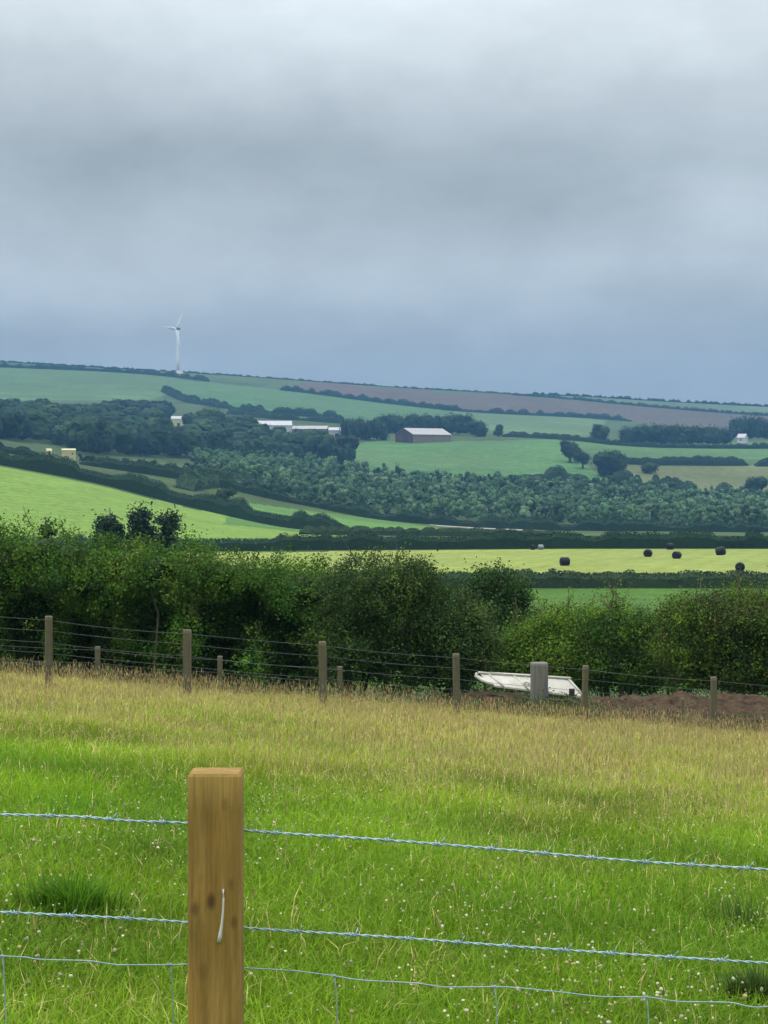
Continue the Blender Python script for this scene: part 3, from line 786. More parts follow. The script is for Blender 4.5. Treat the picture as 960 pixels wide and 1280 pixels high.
def bush(name, label, cat, blobs_px, depth, ncl, nleaf, rcl, leaf, palette, seed, stems=6, shoot_n=25, thick=None, shoot_len=(.3, .7), surf=.5, group=None):
    """blobs_px: (px, row, rx_px, rz_px[, depth offset])"""
    bl = []
    for q in blobs_px:
        px, row, rx, rz = q[:4]; d = depth + (q[4] if len(q) > 4 else 0)
        s = d / F; x, y, z = at(px, row, d)
        bl.append((x, y, z, rx * s, (thick or min(rx * s, 1.3)), rz * s))
    B = np.array(bl); bx = float(B[:, 0].mean()); gzv = float(gz(bx, depth))
    root = empty(name, (bx, depth, gzv)); C_ = np.array(root.location)
    tag(root, label, cat, group)
    zm = lambda x, y: gz(x, y) + .05
    rs = np.random.default_rng(seed + 7); sub = []
    for q in bl:
        ns_ = int(np.clip((q[3] * q[4] + q[4] * q[5] + q[3] * q[5]) * 9, 5, 40))
        for _ in range(ns_):
            dv = rs.normal(size=3); dv /= np.linalg.norm(dv)
            if dv[1] > .5: dv[1] *= -1
            r_ = rs.uniform(.16, .36); k_ = rs.uniform(.55, .95)
            sub.append((q[0] + dv[0] * q[3] * k_, q[1] + dv[1] * q[4] * k_, q[2] + dv[2] * q[5] * k_, r_ * 1.15, r_ * 1.1, r_ * .8))
    sb = np.array(sub); sb = sb[sb[:, 2] > gz(sb[:, 0], sb[:, 1]) + .25]
    if len(sb) > 3:
        bk = [q for q in bl if q[1] > depth + .9]
        parts = [cloud(sb, int(ncl * .75), nleaf, rcl * .75, leaf * .82, palette, seed, zmin=zm, surf=.7), cloud(bl, int(ncl * .9), nleaf, rcl * .85, leaf * .82, palette, seed + 1, zmin=zm, surf=.62),
                 core([q for q in bl if min(q[3:]) > .3] or bl, .52, [(.03, .055, .014)], seed)]  # dark tint of these bodies stands in for shade deep inside the bush
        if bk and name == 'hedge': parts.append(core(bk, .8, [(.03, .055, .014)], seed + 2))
    else: parts = [cloud(bl, ncl, nleaf, rcl, leaf, palette, seed, zmin=zm, surf=surf)]
    rg = np.random.default_rng(seed + 100)
    tw = MB()
    if shoot_n:
        k = rg.integers(0, len(B), shoot_n); a = rg.uniform(0, 6.28, shoot_n); rr = np.sqrt(rg.random(shoot_n)) * .95
        bs = np.stack([B[k, 0] + np.cos(a) * rr * B[k, 3], B[k, 1] + np.sin(a) * rr * B[k, 4], B[k, 2] + B[k, 5] * np.sqrt(1 - rr ** 2) - .12], 1)
        sp, tw = shoots(bs, rg, *shoot_len, leaf, palette); parts.append(sp)
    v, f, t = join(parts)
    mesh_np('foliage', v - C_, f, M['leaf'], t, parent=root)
    for i in range(stems):
        k = rg.integers(0, len(B)); x = B[k, 0] + rg.uniform(-.7, .7) * B[k, 3]; y = B[k, 1] + rg.uniform(-.5, .3)
        g = float(gz(x, y)); h = max(.8, B[k, 2] + B[k, 5] * .3 - g)
        p = [(x + rg.normal(0, .08) * q, y + rg.normal(0, .08) * q, g - .1 + (h + .1) * q) for q in np.linspace(0, 1, 6)]
        m_ = MB(); m_.tube(np.array(p) - C_, np.linspace(rg.uniform(.03, .055), .015, 6), 6)
        m_.build('stem', M['bark'], root, smooth=True)
    if tw.n:
        tw.v = [q - C_ for q in tw.v]; tag(tw.build('twigs', M['bark'], root), kind='stuff')
    return root

G_MID = [(.034, .098, .011), (.066, .15, .014), (.046, .122, .012), (.092, .155, .018)]
G_DARK = [(.022, .052, .014), (.034, .072, .016), (.022, .052, .014), (.05, .085, .022)]
G_LITE = [(.085, .165, .015), (.11, .19, .017), (.14, .205, .022), (.075, .15, .014)]
G_OLIVE = [(.08, .13, .018), (.065, .115, .016), (.10, .145, .022), (.052, .10, .016)]

# tall hedge: canopy high up, hollow underneath with bare stems
rg0 = np.random.default_rng(5)
hb = []
tops = [(-420, 610), (-200, 628), (0, 642), (60, 634), (110, 653), (180, 664), (240, 668), (280, 686), (330, 692), (370, 690), (398, 700)]
tp = np.array(tops, float)
for px in np.arange(-420, 395, 23):
    tr_ = np.interp(px, tp[:, 0], tp[:, 1]) + rg0.uniform(5, 20)
    bot = 752 + rg0.uniform(-18, 26)
    hb.append((px + rg0.uniform(-6, 6), (tr_ + bot) / 2, 34 + rg0.uniform(-4, 8), (bot - tr_) / 2 + 3, rg0.uniform(-.5, .5)))
    hb.append((px, 790 + rg0.uniform(-12, 20), 26, 62, 1.7 + rg0.uniform(0, .6))); hb.append((px, 742 + rg0.uniform(-6, 10), 24, 34, 1.5 + rg0.uniform(0, .5))); hb.append((px, 835, 24, 34, 1.9 + rg0.uniform(0, .6)))
    if rg0.random() < .40: hb.append((px + rg0.uniform(-9, 9), 800 + rg0.uniform(-25, 25), 12, 42, rg0.uniform(-.5, .2)))
bush('hedge', 'long tall overgrown hedge with bare stems showing in its hollow base', 'hedge', hb, 42.0, 4700, 48, .24, .068, G_MID + G_MID + G_OLIVE[:2] + [(.04, .09, .02)], 11, stems=24, shoot_n=240, thick=1.25, shoot_len=(.2, .5))
bush('hawthorn_bush', 'broad dark rounded bush standing at the end of the tall hedge', 'bush',
     [(455, 745, 48, 52), (500, 750, 50, 50), (555, 778, 50, 44), (440, 800, 44, 60), (500, 812, 55, 52), (565, 815, 40, 50), (595, 800, 22, 40), (520, 725, 30, 22)],
     41.4, 1500, 46, .23, .062, G_DARK + G_DARK + G_OLIVE[:2], 12, stems=7, shoot_n=60, thick=1.1, shoot_len=(.2, .55))
bush('bushy_tree', 'dark bushy tree rising in the gap behind the broad dark bush', 'tree',
     [(622, 745, 30, 30), (600, 752, 26, 30), (640, 752, 18, 24), (615, 795, 45, 45), (660, 800, 30, 25)], 56, 820, 42, .30, .082, G_DARK + G_MID[:1], 13, stems=3, shoot_n=14)
bush('elder_bush', 'yellow-green leafy bushes growing behind the white trough', 'bush',
     [(655, 808, 34, 36), (692, 800, 34, 40), (722, 795, 34, 36), (705, 825, 70, 35), (640, 830, 40, 30)], 46.5, 1000, 44, .22, .062, G_LITE + G_LITE + G_MID, 14, stems=4, shoot_n=34)
bush('elder_bush', 'mid-green bush between the yellow-green bushes and the big spreading bush', 'bush',
     [(765, 808, 34, 38), (798, 800, 32, 36), (780, 830, 48, 32), (818, 825, 26, 35), (752, 780, 18, 18)], 45.5, 900, 44, .22, .06, G_MID + G_DARK + G_LITE[:2], 15, stems=4, shoot_n=22)
bush('willow_shoots', 'slender upright willow shoots poking above the mid-green bush', 'shrub',
     [(768, 762, 12, 24), (775, 785, 16, 26), (705, 775, 10, 18)], 47.5, 60, 26, .16, .06, G_LITE + G_OLIVE, 16, stems=2, shoot_n=16, shoot_len=(.3, .75))
bush('thorn_bush', 'big spreading bush with some rusty dead leaves beside the earth bank', 'bush',
     [(880, 782, 42, 40), (925, 775, 45, 38), (965, 778, 45, 40), (862, 815, 42, 42), (915, 822, 55, 40), (975, 825, 50, 40), (1030, 800, 50, 55), (1080, 810, 45, 50), (850, 768, 18, 12)],
     42.6, 1700, 46, .23, .062, G_OLIVE + G_DARK + G_LITE[:2] + [(.07, .055, .02)], 17, stems=8, shoot_n=70, thick=1.15)
bush('hedge', 'low dark hedge glimpsed at the meadow edge beyond the earth bank', 'hedge',
     [(px, 838, 34, 30) for px in range(610, 1100, 34)], 49.5, 700, 38, .25, .065, G_DARK, 18, stems=5, shoot_n=20, thick=.9)

# nettles and weeds on the bank and along the far fence: uncountable
rg = np.random.default_rng(31)
parts = []
n = 900
px = np.concatenate([rg.normal(700, 26, 260), rg.normal(640, 18, 80), rg.uniform(540, 1000, 200), rg.uniform(-100, 600, 360)]); dd = rg.uniform(35.4, 37.4, n)
x = (px - CX) * dd / F; z = np.array([max(float(gz(a, b_)), bank_z(CX + a / b_ * F, b_) if CX + a / b_ * F > 545 else -99) for a, b_ in zip(x, dd)])
h = rg.uniform(.12, .42, n)
cen = np.repeat(np.stack([x, dd, z], 1), 14, 0); hh = np.repeat(h, 14) * rg.random(n * 14)
cen = cen + rg.normal(0, .06, cen.shape); cen[:, 2] += hh
v, f = leaf_quads(cen, rg.normal(size=cen.shape) + [0, -.2, .7], .06 * rg.uniform(.6, 1.3, len(cen)), rg, .45)
pc = np.array([(.05, .09, .02), (.045, .075, .03), (.07, .10, .03), (.06, .06, .03)])[rg.integers(0, 4, n)]
o = mesh_np('nettles', v, f, M['leaf'], np.repeat(np.repeat(pc, 14, 0), 4, 0)); tag(o, kind='stuff')
# old dry litter under the hedge foot
n = 2600
px = rg.uniform(-200, 1000, n); dd = rg.uniform(36.2, 41, n); x = (px - CX) * dd / F; z = gz(x, dd)
v, f = leaf_quads(np.stack([x, dd, z + rg.uniform(.01, .3, n)], 1), rg.normal(size=(n, 3)) + [0, 0, .5], .09 * rg.uniform(.5, 1.5, n), rg, .3)
o = mesh_np('leaf_litter', v, f, M['leaf'], np.repeat(np.array([(.06, .045, .035), (.045, .03, .025), (.05, .055, .02)])[rg.integers(0, 3, n)], 4, 0)); tag(o, kind='stuff')

# ------------------------------------------------------------------ far trees and hedges
T_DARK = [(.015, .036, .018), (.021, .044, .02), (.012, .03, .018)]
T_PINE = [(.018, .040, .026), (.024, .05, .032)]
T_MID = [(.03, .06, .024), (.038, .074, .03), (.024, .048, .022)]
T_PALE = [(.06, .125, .055), (.075, .14, .062), (.045, .098, .044), (.09, .145, .075)]

def crown_blobs(h, w, rg, kind='round'):
    bl = []
    if kind == 'round':
        for _ in range(9):
            a = rg.uniform(0, 6.28); r = rg.uniform(0, .5) * w * .5; z = h * rg.uniform(.3, .8)
            s = w * .5 * rg.uniform(.35, .62) * (1.1 - abs(z / h - .5))
            bl.append((math.cos(a) * r, math.sin(a) * r, z, s, s, min(s * rg.uniform(.7, 1), (h - z))))
    elif kind == 'pine':
        for q in np.linspace(.18, .96, 10):
            s = w * .5 * (1.05 - q) ** .75 * rg.uniform(.8, 1.15)
            bl.append((rg.normal(0, .06) * w, rg.normal(0, .06) * w, h * q, s, s, h * .09))
    elif kind == 'long':
        for q in np.linspace(-.5, .5, 12):
            s = h * rg.uniform(.34, .5); z = h - s * rg.uniform(.95, 1.3); z *= 1 - .25 * abs(q)
            bl.append((q * w * .92, rg.uniform(-.3, .3) * h, z, w * .09, h * .4, s))
            bl.append((q * w * .92, rg.uniform(-.3, .3) * h, h * .28, w * .08, h * .4, h * .3))
    return bl

def tree(name, label, px, row, top_row, wpx, palette, seed, kind='round', cat='tree', group=None, ncl=240, d=None):
    d = d or depth_at(px, row); x = (px - CX) * d / F; g = float(gz(x, d))
    h = (HZ - top_row) * d / F - g; w = wpx * d / F
    rg = np.random.default_rng(seed)
    root = empty(name, (x, d, g)); tag(root, label, cat, group)
    lf = max(.16, .9 * d / 2176)
    cb = crown_blobs(h, w, rg, kind)
    v, f, t = join([cloud(cb, int(ncl * 1.5), 12, lf * (2.2 if palette is T_PINE else 1.3), lf, palette, seed, surf=.45 if palette is T_PINE else .6, aspect=.8), core(cb, .5 if palette is T_PINE else .82, palette, seed)])
    mesh_np('crown', v, f, M['farleaf'], t, parent=root)
    if kind == 'long':
        for q in (-.3, 0, .3):
            m_ = MB(); m_.tube([(q * w, 0, -.3), (q * w + .1, 0, h * .3), (q * w, .1, h * .75)], [.3, .24, .08], 6); m_.build('trunk', M['bark'], root, smooth=True)
    else:
        m_ = MB(); m_.tube([(0, 0, -.3), (.04 * w, 0, h * .35), (0, .05 * w, h * .85)], [w * .05 + .05, w * .035 + .03, .03], 7)
        for a in range(4):
            ca, sa = math.cos(a * 1.6), math.sin(a * 1.6)
            m_.tube([(.03 * w, 0, h * .3), (ca * w * .2, sa * w * .2, h * .55)], [w * .025 + .02, .02], 5)
        m_.build('trunk', M['bark'], root, smooth=True)
    return root

# conifers beyond the tall hedge
tree('pine_tree', 'narrow dark pine showing its top above the tall hedge', 137, 0, 605, 48, T_PINE, 41, 'round', ncl=420, d=118)
tree('pine_tree', 'tallest dark pine with ragged top above the tall hedge', 176, 0, 606, 46, T_PINE, 42, 'round', ncl=420, d=118)
tree('pine_tree', 'broad dark pine overlapping the tallest pine above the tall hedge', 207, 0, 611, 58, T_PINE, 43, 'round', ncl=420, d=119)
tree('sapling', 'thin sapling top poking up before the bright sloping field', 57, 0, 611, 12, T_DARK + T_MID, 44, 'round', ncl=60, d=80)

# hedgerow trees on the hill
tree('oak_tree', 'dark tree at the upper end of the field corner clump', 712, 578, 548, 38, T_DARK, 51)
tree('oak_tree', 'tree on the slope between the field corner clump trees', 728, 586, 556, 26, T_DARK, 52)
tree('oak_tree', 'large dark rounded tree at the lower end of the field corner clump', 758, 596, 562, 58, T_DARK, 53, ncl=340)
tree('oak_tree', 'small hedgerow tree below the pale field corner', 752, 552, 529, 34, T_MID + T_DARK, 54)
tree('tree_belt', 'long dark belt of trees above the tawny field', 845, 556, 527, 135, T_DARK, 55, 'long', 'trees', ncl=900)
tree('tree_belt', 'tall dark clump of trees behind the small white cottage', 948, 549, 517, 66, T_DARK, 56, 'long', 'trees', ncl=560)
tree('tree_belt', 'dark belt of trees sheltering the red barn from behind', 530, 543, 514, 118, T_DARK, 57, 'long', 'trees', ncl=900)
tree('oak_tree', 'dark round tree beside the end of the red barn tree belt', 598, 546, 525, 38, T_DARK, 58)
tree('oak_tree', 'small dark tree standing alone beyond the barn', 624, 546, 531, 18, T_DARK, 59, ncl=120)
tree('tree_belt', 'dark trees between the long sheds and the red barn', 455, 550, 519, 56, T_DARK, 60, 'long', 'trees', ncl=520)
tree('oak_tree', 'dark hedge tree growing where the strip field begins', 281, 640, 606, 34, T_DARK + T_MID, 61)
tree('oak_tree', 'dark tree leaning over the end of the long low field hedge', 947, 618, 596, 40, T_DARK, 62)
tree('oak_tree', 'bushy tree beside the tawny field gateway', 812, 592, 577, 24, T_DARK + T_MID, 63, ncl=140)
tree('oak_tree', 'large dark tree beside the pale sheds', 270, 552, 508, 72, T_DARK + T_MID, 64, ncl=420)
tree('oak_tree', 'dark tree in front of the pale sheds, at the middle', 330, 560, 534, 46, T_DARK, 65, ncl=300)
tree('oak_tree', 'round green tree in front of the pale sheds, at the far end', 385, 566, 536, 64, T_DARK + T_MID, 66, ncl=340)

def hedge_line(name, label, pts, hgt, wid, palette, seed, dens=1.0, cat='hedge', rough=.25):
    """pts: (px,row) along the foot of the hedge"""
    P = np.array([spot(*p) for p in pts])
    L = np.concatenate([[0], np.cumsum(np.linalg.norm(np.diff(P[:, :2], axis=0), axis=1))])
    rg = np.random.default_rng(seed)
    dm = float(P[:, 1].mean()); lf = max(.2, .95 * dm / 2176)
    n = int(min(42000, L[-1] * (hgt * 2 + wid) / (lf * lf * .55) * dens))
    s = rg.random(n) * L[-1]
    x = np.interp(s, L, P[:, 0]); y = np.interp(s, L, P[:, 1])
    nb = int(max(6, L[-1] / (hgt * .9))); bs = np.sort(rg.random(nb)) * L[-1]; br_ = hgt * rg.uniform(.7, 1.9, nb); bh = 1 + rough * rg.uniform(-1, 1, nb)
    SS = np.linspace(0, L[-1], 700); q_ = 1 - ((SS[:, None] - bs) / br_) ** 2
    HS = np.maximum((np.sqrt(np.clip(q_, 0, 1)) * bh).max(1), 1 - rough) * hgt
    HS = HS * np.sqrt(np.clip(np.minimum(SS, L[-1] - SS) / (hgt * 1.6) + .05, 0, 1))
    hh = np.interp(s, SS, HS)
    u = rg.random(n) ** .75; off_ = rg.uniform(-.5, .5, n) * wid * np.sqrt(np.clip(1.1 - u ** 3, 0, 1))
    tx = np.interp(s, L, np.gradient(P[:, 0], L)); ty = np.interp(s, L, np.gradient(P[:, 1], L)); q = np.hypot(tx, ty) + 1e-9
    x = x - ty / q * off_; y = y + tx / q * off_
    z = gz(x, y) + u * hh
    root = empty(name, (P[0, 0], P[0, 1], P[0, 2])); tag(root, label, cat)
    pc = np.array(palette)[rg.integers(0, len(palette), n)]
    pc = pc * (.45 + .75 * vnoise(s, z * 1.4, hgt * .9, seed + 2) + .45 * vnoise(s, z * 0, hgt * 7, seed + 3))[:, None] * rg.lognormal(0, .18, n)[:, None]
    v, f = leaf_quads(np.stack([x, y, z], 1) - P[0], rg.normal(size=(n, 3)) + [0, -.2, .5], lf * rg.uniform(.7, 1.4, n), rg, .85)
    # solid core added along the line to stop light showing between the leaves
    ns_ = 260; s2 = np.linspace(0, L[-1], ns_); cx2 = np.interp(s2, L, P[:, 0]); cy2 = np.interp(s2, L, P[:, 1]); h2 = np.interp(s2, SS, HS)
    tx2 = np.interp(s2, L, np.gradient(P[:, 0], L)); ty2 = np.interp(s2, L, np.gradient(P[:, 1], L)); q2 = np.hypot(tx2, ty2) + 1e-9
    cv = []
    for a, b_ in ((-.46, -.05), (-.42, .62), (-.2, .86), (.2, .86), (.42, .62), (.46, -.05)):
        xx = cx2 - ty2 / q2 * a * wid; yy = cy2 + tx2 / q2 * a * wid
        cv.append(np.stack([xx, yy, gz(xx, yy) + b_ * h2 * rg.uniform(.9, 1.08, ns_)], 1))
    cv = np.stack(cv, 1).reshape(-1, 3) - P[0]
    v, f, t = join([(v, f, np.repeat(pc, 4, 0)), (cv, grid_faces(ns_, 6), np.tile(np.array(palette).mean(0), (len(cv), 1)))])
    mesh_np('foliage', v, f, M['farleaf'], t, parent=root)
    return root

H_D = [(.03, .055, .02), (.024, .044, .018), (.036, .06, .022)]
hedge_line('hedge', 'clipped dark hedge below the mown bale field', [(-300, 735), (300, 735), (650, 735), (960, 735), (1260, 735)], 1.8, 2.0, H_D, 71, rough=.13)
hedge_line('hedge', 'straight dark hedge along the top of the mown bale field', [(-300, 693), (100, 690), (270, 689), (480, 687), (720, 685.5), (960, 685.5), (1260, 685.5)], 2.45, 2.2, T_DARK, 72, rough=.22)
hedge_line('hedge', 'broad dark hedge descending along the top of the bright sloping field', [(-300, 529), (0, 581), (120, 604), (240, 634), (300, 648), (370, 661), (435, 667)], 3.9, 4, T_DARK, 73, rough=.3)
hedge_line('hedge', 'dark hedge below the narrow strip field', [(380, 668), (440, 668.5), (520, 669.5), (700, 671)], 1.7, 2.5, H_D, 74)
hedge_line('hedge', 'dark hedge below the farm track, ending at the cream shed', [(-200, 527), (0, 565), (54, 573.5)], 2.9, 4, T_DARK, 95, rough=.4)
hedge_line('hedge', 'dark hedge above the narrow strip field', [(100, 580.5), (120, 583.5), (240, 602), (330, 622), (400, 635.5), (480, 650), (560, 657), (680, 662.5), (800, 664), (1100, 665)], 2.9, 4, T_DARK, 75, rough=.4)
hedge_line('hedge', 'rough hedge crossing the dark pasture below the wood', [(230, 612), (300, 607), (420, 618), (480, 628), (600, 637), (700, 642), (960, 648)], 3.2, 6, T_DARK + T_MID, 76, .8, rough=.5)
hedge_line('hedge', 'long dark hedge between the two pale upper pastures', [(742, 577), (800, 581), (860, 582), (934, 582)], 4.4, 4, T_DARK, 77)
hedge_line('hedge', 'short dark hedge end at the edge of the tawny field', [(944, 583), (1000, 583), (1200, 584)], 4.4, 4, T_DARK, 78)
hedge_line('hedge', 'scrubby hedge with bushes below the tawny field', [(640, 600), (700, 601), (740, 604), (790, 607), (850, 618), (900, 623), (1000, 628)], 4.5, 6, T_DARK + T_MID, 79, rough=.7)
hedge_line('hedge', 'low hedge running past the barn field and white cottage', [(630, 546), (700, 549.5), (760, 556), (840, 560), (960, 561), (1100, 562)], 3.0, 4, T_DARK, 80)
hedge_line('hedge', 'thin hedge above the pale field and below the brown field', [(350, 488), (470, 503), (560, 513), (700, 521), (790, 527)], 4.0, 4, T_DARK, 81, rough=.5)
hedge_line('hedge', 'dark hedge just below the ridge beside the wind turbine', [(-200, 456), (0, 459), (120, 464), (180, 468), (222, 472), (260, 477)], 4.0, 5, T_DARK, 82, rough=.4)
hedge_line('hedge', 'thin hedge along the skyline of the ridge', [(-250, 443), (0, 452.5), (120, 459.5), (240, 466.5), (370, 475.5), (480, 483.5), (600, 490.5), (640, 493)], 1.4, 4, T_DARK + T_MID, 83, rough=.6)
hedge_line('hedge', 'hedge between the brown field and the hilltop field', [(640, 494), (760, 504), (860, 513), (960, 520), (1100, 524)], 2.4, 4, T_DARK, 84, rough=.4)
hedge_line('hedge', 'faint skyline hedge above the hilltop field', [(655, 493), (720, 495.5), (840, 502.5), (960, 508.5), (1100, 513)], 2.0, 4, T_DARK, 85, rough=.8)
hedge_line('hedge', 'bushy hedge running down from the turbine towards the wood', [(205, 490), (235, 503), (285, 511), (340, 518), (430, 525)], 4.2, 6, T_DARK, 86, rough=.6)
hedge_line('hedge', 'thin hedge above the long pale sheds', [(285, 518), (340, 524), (430, 530)], 4.0, 4, T_DARK + T_MID, 87, rough=.5)
hedge_line('hedge', 'hedge between the barn field and the plantation', [(440, 601), (560, 607), (640, 609), (720, 612)], 3.0, 5, T_MID + T_DARK, 88, .7, rough=.6)

def forest(name, poly, spacing, hmin, hmax, palette, seed, ncl, wr=.8):
    rg = np.random.default_rng(seed)
    pl = np.array(poly, float); x0, x1 = pl[:, 0].min(), pl[:, 0].max(); r0, r1 = pl[:, 1].min(), pl[:, 1].max()
    # sample on the ground evenly
    da, db = depth_at((x0 + x1) / 2, r1) * .85, depth_at((x0 + x1) / 2, r0) * 1.2
    n = 40000; d = np.sqrt(rg.random(n) * (db * db - da * da) + da * da); px = rg.uniform(x0, x1, n)
    ok = inpoly(px, vrow(px, d), poly); px, d = px[ok], d[ok]
    x = (px - CX) * d / F; kept = []; cell = {}
    for i in range(len(x)):
        key = (int(x[i] // spacing), int(d[i] // spacing))
        if key in cell: continue
        cell[key] = 1; kept.append(i)
    parts = []
    for i in kept:
        h = rg.uniform(hmin, hmax); w = h * rg.uniform(.6, 1.0) * wr; g = float(gz(x[i], d[i]))
        lf = max(.3, .85 * d[i] / 2176)
        pal = [tuple(np.array(palette[rg.integers(0, len(palette))]) * rg.lognormal(0, .2))]
        bl = []
        for _ in range(5):
            s = w * rg.uniform(.28, .45); zz = h * rg.uniform(.35, .8)
            bl.append((x[i] + rg.normal(0, .18) * w, d[i] + rg.normal(0, .18) * w, g + zz, s, s, min(s * 1.2, h - zz + .01)))
        bl.append((x[i], d[i], g + h * .3, w * .4, w * .4, h * .3))
        soft = name != 'woodland'
        parts.append(cloud(bl, ncl, 7, lf * (2.0 if soft else 1.3), lf, pal, int(rg.integers(1e9)), surf=.3 if soft else .6, aspect=.85)); parts.append(core(bl, .5 if soft else .82, pal, i))
    v, f, t = join(parts)
    o = mesh_np(name, v, f, M['farleaf'], t); tag(o, kind='stuff')
    return len(kept), len(f)

W1 = [(-150, 515), (0, 528), (60, 530), (130, 534), (197, 540), (203, 566), (240, 566), (247, 541), (260, 541), (300, 550), (322, 560), (430, 574), (440, 584), (350, 580), (250, 574), (100, 568), (92, 560), (70, 556), (0, 549), (-150, 530)]
forest('woodland', W1, 11, 9, 15, T_DARK + T_DARK + T_MID[:1], 91, 26, 1.1)
W2 = [(120, 527), (140, 520), (200, 519), (216, 527)]
forest('woodland', W2, 10, 9, 12, T_DARK, 92, 26, 1.1)
W3 = [(240, 580), (300, 576), (440, 592), (520, 605), (640, 612), (720, 615), (790, 617), (870, 626), (960, 632), (1150, 634), (1150, 664), (900, 663), (640, 657), (520, 646), (430, 632), (320, 610), (250, 596)]
forest('plantation', W3, 4.6, 2.2, 9.0, T_PALE + T_PALE + T_PALE + T_MID + T_DARK[:1], 93, 14, .7)
W4 = [(100, 577), (240, 588), (300, 604), (420, 630), (500, 646), (470, 646), (380, 628), (240, 598), (100, 580)]
forest('scrub', W4, 7, 1.5, 3.5, T_MID + T_DARK, 94, 8, 1.2)

# ------------------------------------------------------------------ bales
def bale_mesh():
    rg = np.random.default_rng(3); nseg, prof = 22, [(-.6, .0), (-.6, .42), (-.57, .54), (-.48, .61), (-.2, .63), (.1, .625), (.4, .62), (.53, .57), (.6, .45), (.6, 0)]
    V_ = []; Fq = []
    for xx, r in prof:
        for j in range(nseg):
            a = j * 2 * math.pi / nseg; rr = r * (1 + rg.normal(0, .012)); zz = math.sin(a) * rr
            V_.append((xx + rg.normal(0, .008), math.cos(a) * rr, max(zz, -.56)))
    for i in range(len(prof) - 1):
        for j in range(nseg): Fq.append((i * nseg + j, i * nseg + (j + 1) % nseg, (i + 1) * nseg + (j + 1) % nseg, (i + 1) * nseg + j))
    return np.array(V_) + [0, 0, .56], np.array(Fq)
bv, bfq = bale_mesh()
b0 = None
BALES = [(706, 707, .3, 0, 1.0, 'black wrapped bale standing apart at the lower middle of the mown field'),
         (810, 696, 1.2, 0, 1.0, 'black wrapped bale alone above the middle of the mown field'),
         (838, 687, .5, .12, .95, 'black wrapped bale touching the upper field hedge, above the close pair'),
         (846, 698.5, .9, 0, .95, 'black wrapped bale just below the one touching the hedge'),
         (902, 694, -.5, .25, 1.15, 'largest black wrapped bale, tilted, near the upper hedge'),
         (925, 714, 1.45, 0, 1.0, 'black wrapped bale nearest the lower hedge of the mown field'),
         (666, 688, 1.3, 0, .75, 'dark bale at the hedge with a second paler bale beside it'),
         (676, 688, .2, 0, .75, 'paler grey wrapped bale tucked against the upper field hedge')]
for k, (px, row, rz, tilt, s, lb) in enumerate(BALES):
    if b0 is None: b = b0 = mesh_np('silage_bale', bv, bfq, M['wrap'], smooth=True)
    else: b = b0.copy(); COL.objects.link(b)
    x, y, z = spot(px, row) if k < 6 else ((px - CX) * 329 / F, 329.0, float(gz((px - CX) * 329 / F, 329.0)))
    b.location = (x, y, z - .02); b.rotation_euler = (0, -tilt, rz); b.scale = (s * .88,) * 3
    tag(b, lb, 'bale', 'wrapped bales on the mown field')
b.data = b.data.copy(); b.data.materials[0] = plain_mat('grey_bale_wrap', (.16, .18, .2), .4, nscale=4, vary=.3)

# ------------------------------------------------------------------ farm buildings
def building(name, label, cat, px, row, L, Wd, eave, ridge, rz, wall, roof, openings=(), gable=None, over=.4, door=None):
    x, y, z = spot(px, row)
    root = empty(name, (x, y, z), rz); tag(root, label, cat)
    m_ = MB(); l2, w2 = L / 2, Wd / 2
    base = [(-l2, -w2), (l2, -w2), (l2, w2), (-l2, w2)]
    v = [(a, b_, -1.5) for a, b_ in base] + [(a, b_, eave) for a, b_ in base]
    for q in ((0, 1, 5, 4), (2, 3, 7, 6)):
        m_ = MB(); m_.add(np.array([v[i] for i in q]), [(0, 1, 2, 3)]); m_.build('wall', wall, root)
    for s in (-1, 1):
        g = MB(); g.add(np.array([(s * l2, -w2, -1.5), (s * l2, w2, -1.5), (s * l2, w2, eave), (s * l2, 0, ridge), (s * l2, -w2, eave)]), [(0, 1, 2, 3, 4) if s > 0 else (4, 3, 2, 1, 0)])
        g.build('gable', gable or wall, root)
    m_ = MB(); o_ = over; k = (ridge - eave) / w2
    for s in (-1, 1):
        a = [(-l2 - o_, s * (w2 + o_), eave - k * o_ + .12), (l2 + o_, s * (w2 + o_), eave - k * o_ + .12), (l2 + o_, 0, ridge + .12), (-l2 - o_, 0, ridge + .12)]
        v = np.array(a + [(p[0], p[1], p[2] - .14) for p in a])
        fs_ = [(0, 1, 2, 3), (7, 6, 5, 4), (0, 4, 5, 1), (1, 5, 6, 2), (3, 7, 4, 0)]
        m_.add(v, fs_ if s < 0 else [tuple(reversed(q)) for q in fs_])
    m_.build('roof', roof, root)
    for (nm, cx, cz, w, h, side) in openings:
        q = MB()
        if side == 'front': q.box((cx, -w2 - .02, cz), (w, .1, h))
        else: q.box((-l2 - .02, cx, cz), (.1, w, h))
        q.build(nm, M['dark'], root)
    return root
building('barn', 'dark red barn with a pale grey sheet roof at the top of the green field', 'barn', 529, 552.5, 27, 17, 4.0, 7.6, R(36), M['tanwall'], M['roofbarn'], [('door', -1, 2.0, 5, 4, 'end')], gable=M['redwall'])
building('farm_shed', 'longest pale-roofed farm shed behind the dark hillside trees', 'shed', 338, 545, 24, 14, 6.0, 8.6, R(4), M['whitewall'], M['roofgrey'], [('door', 3, 1.8, 4, 3.4, 'front')])
building('farm_shed', 'middle low farm shed with a tan roof among the trees', 'shed', 388, 546, 20, 10, 4.4, 6.2, R(-5), M['tanwall'], M['roofbarn'], [('door', 0, 1.5, 3, 2.8, 'front')])
building('farm_shed', 'small white-roofed shed beside the trees next to the barn', 'shed', 421, 548, 9, 8, 4.6, 6.2, R(3), M['whitewall'], M['roofgrey'], [('door', 0, 1.4, 2.4, 2.6, 'front')])
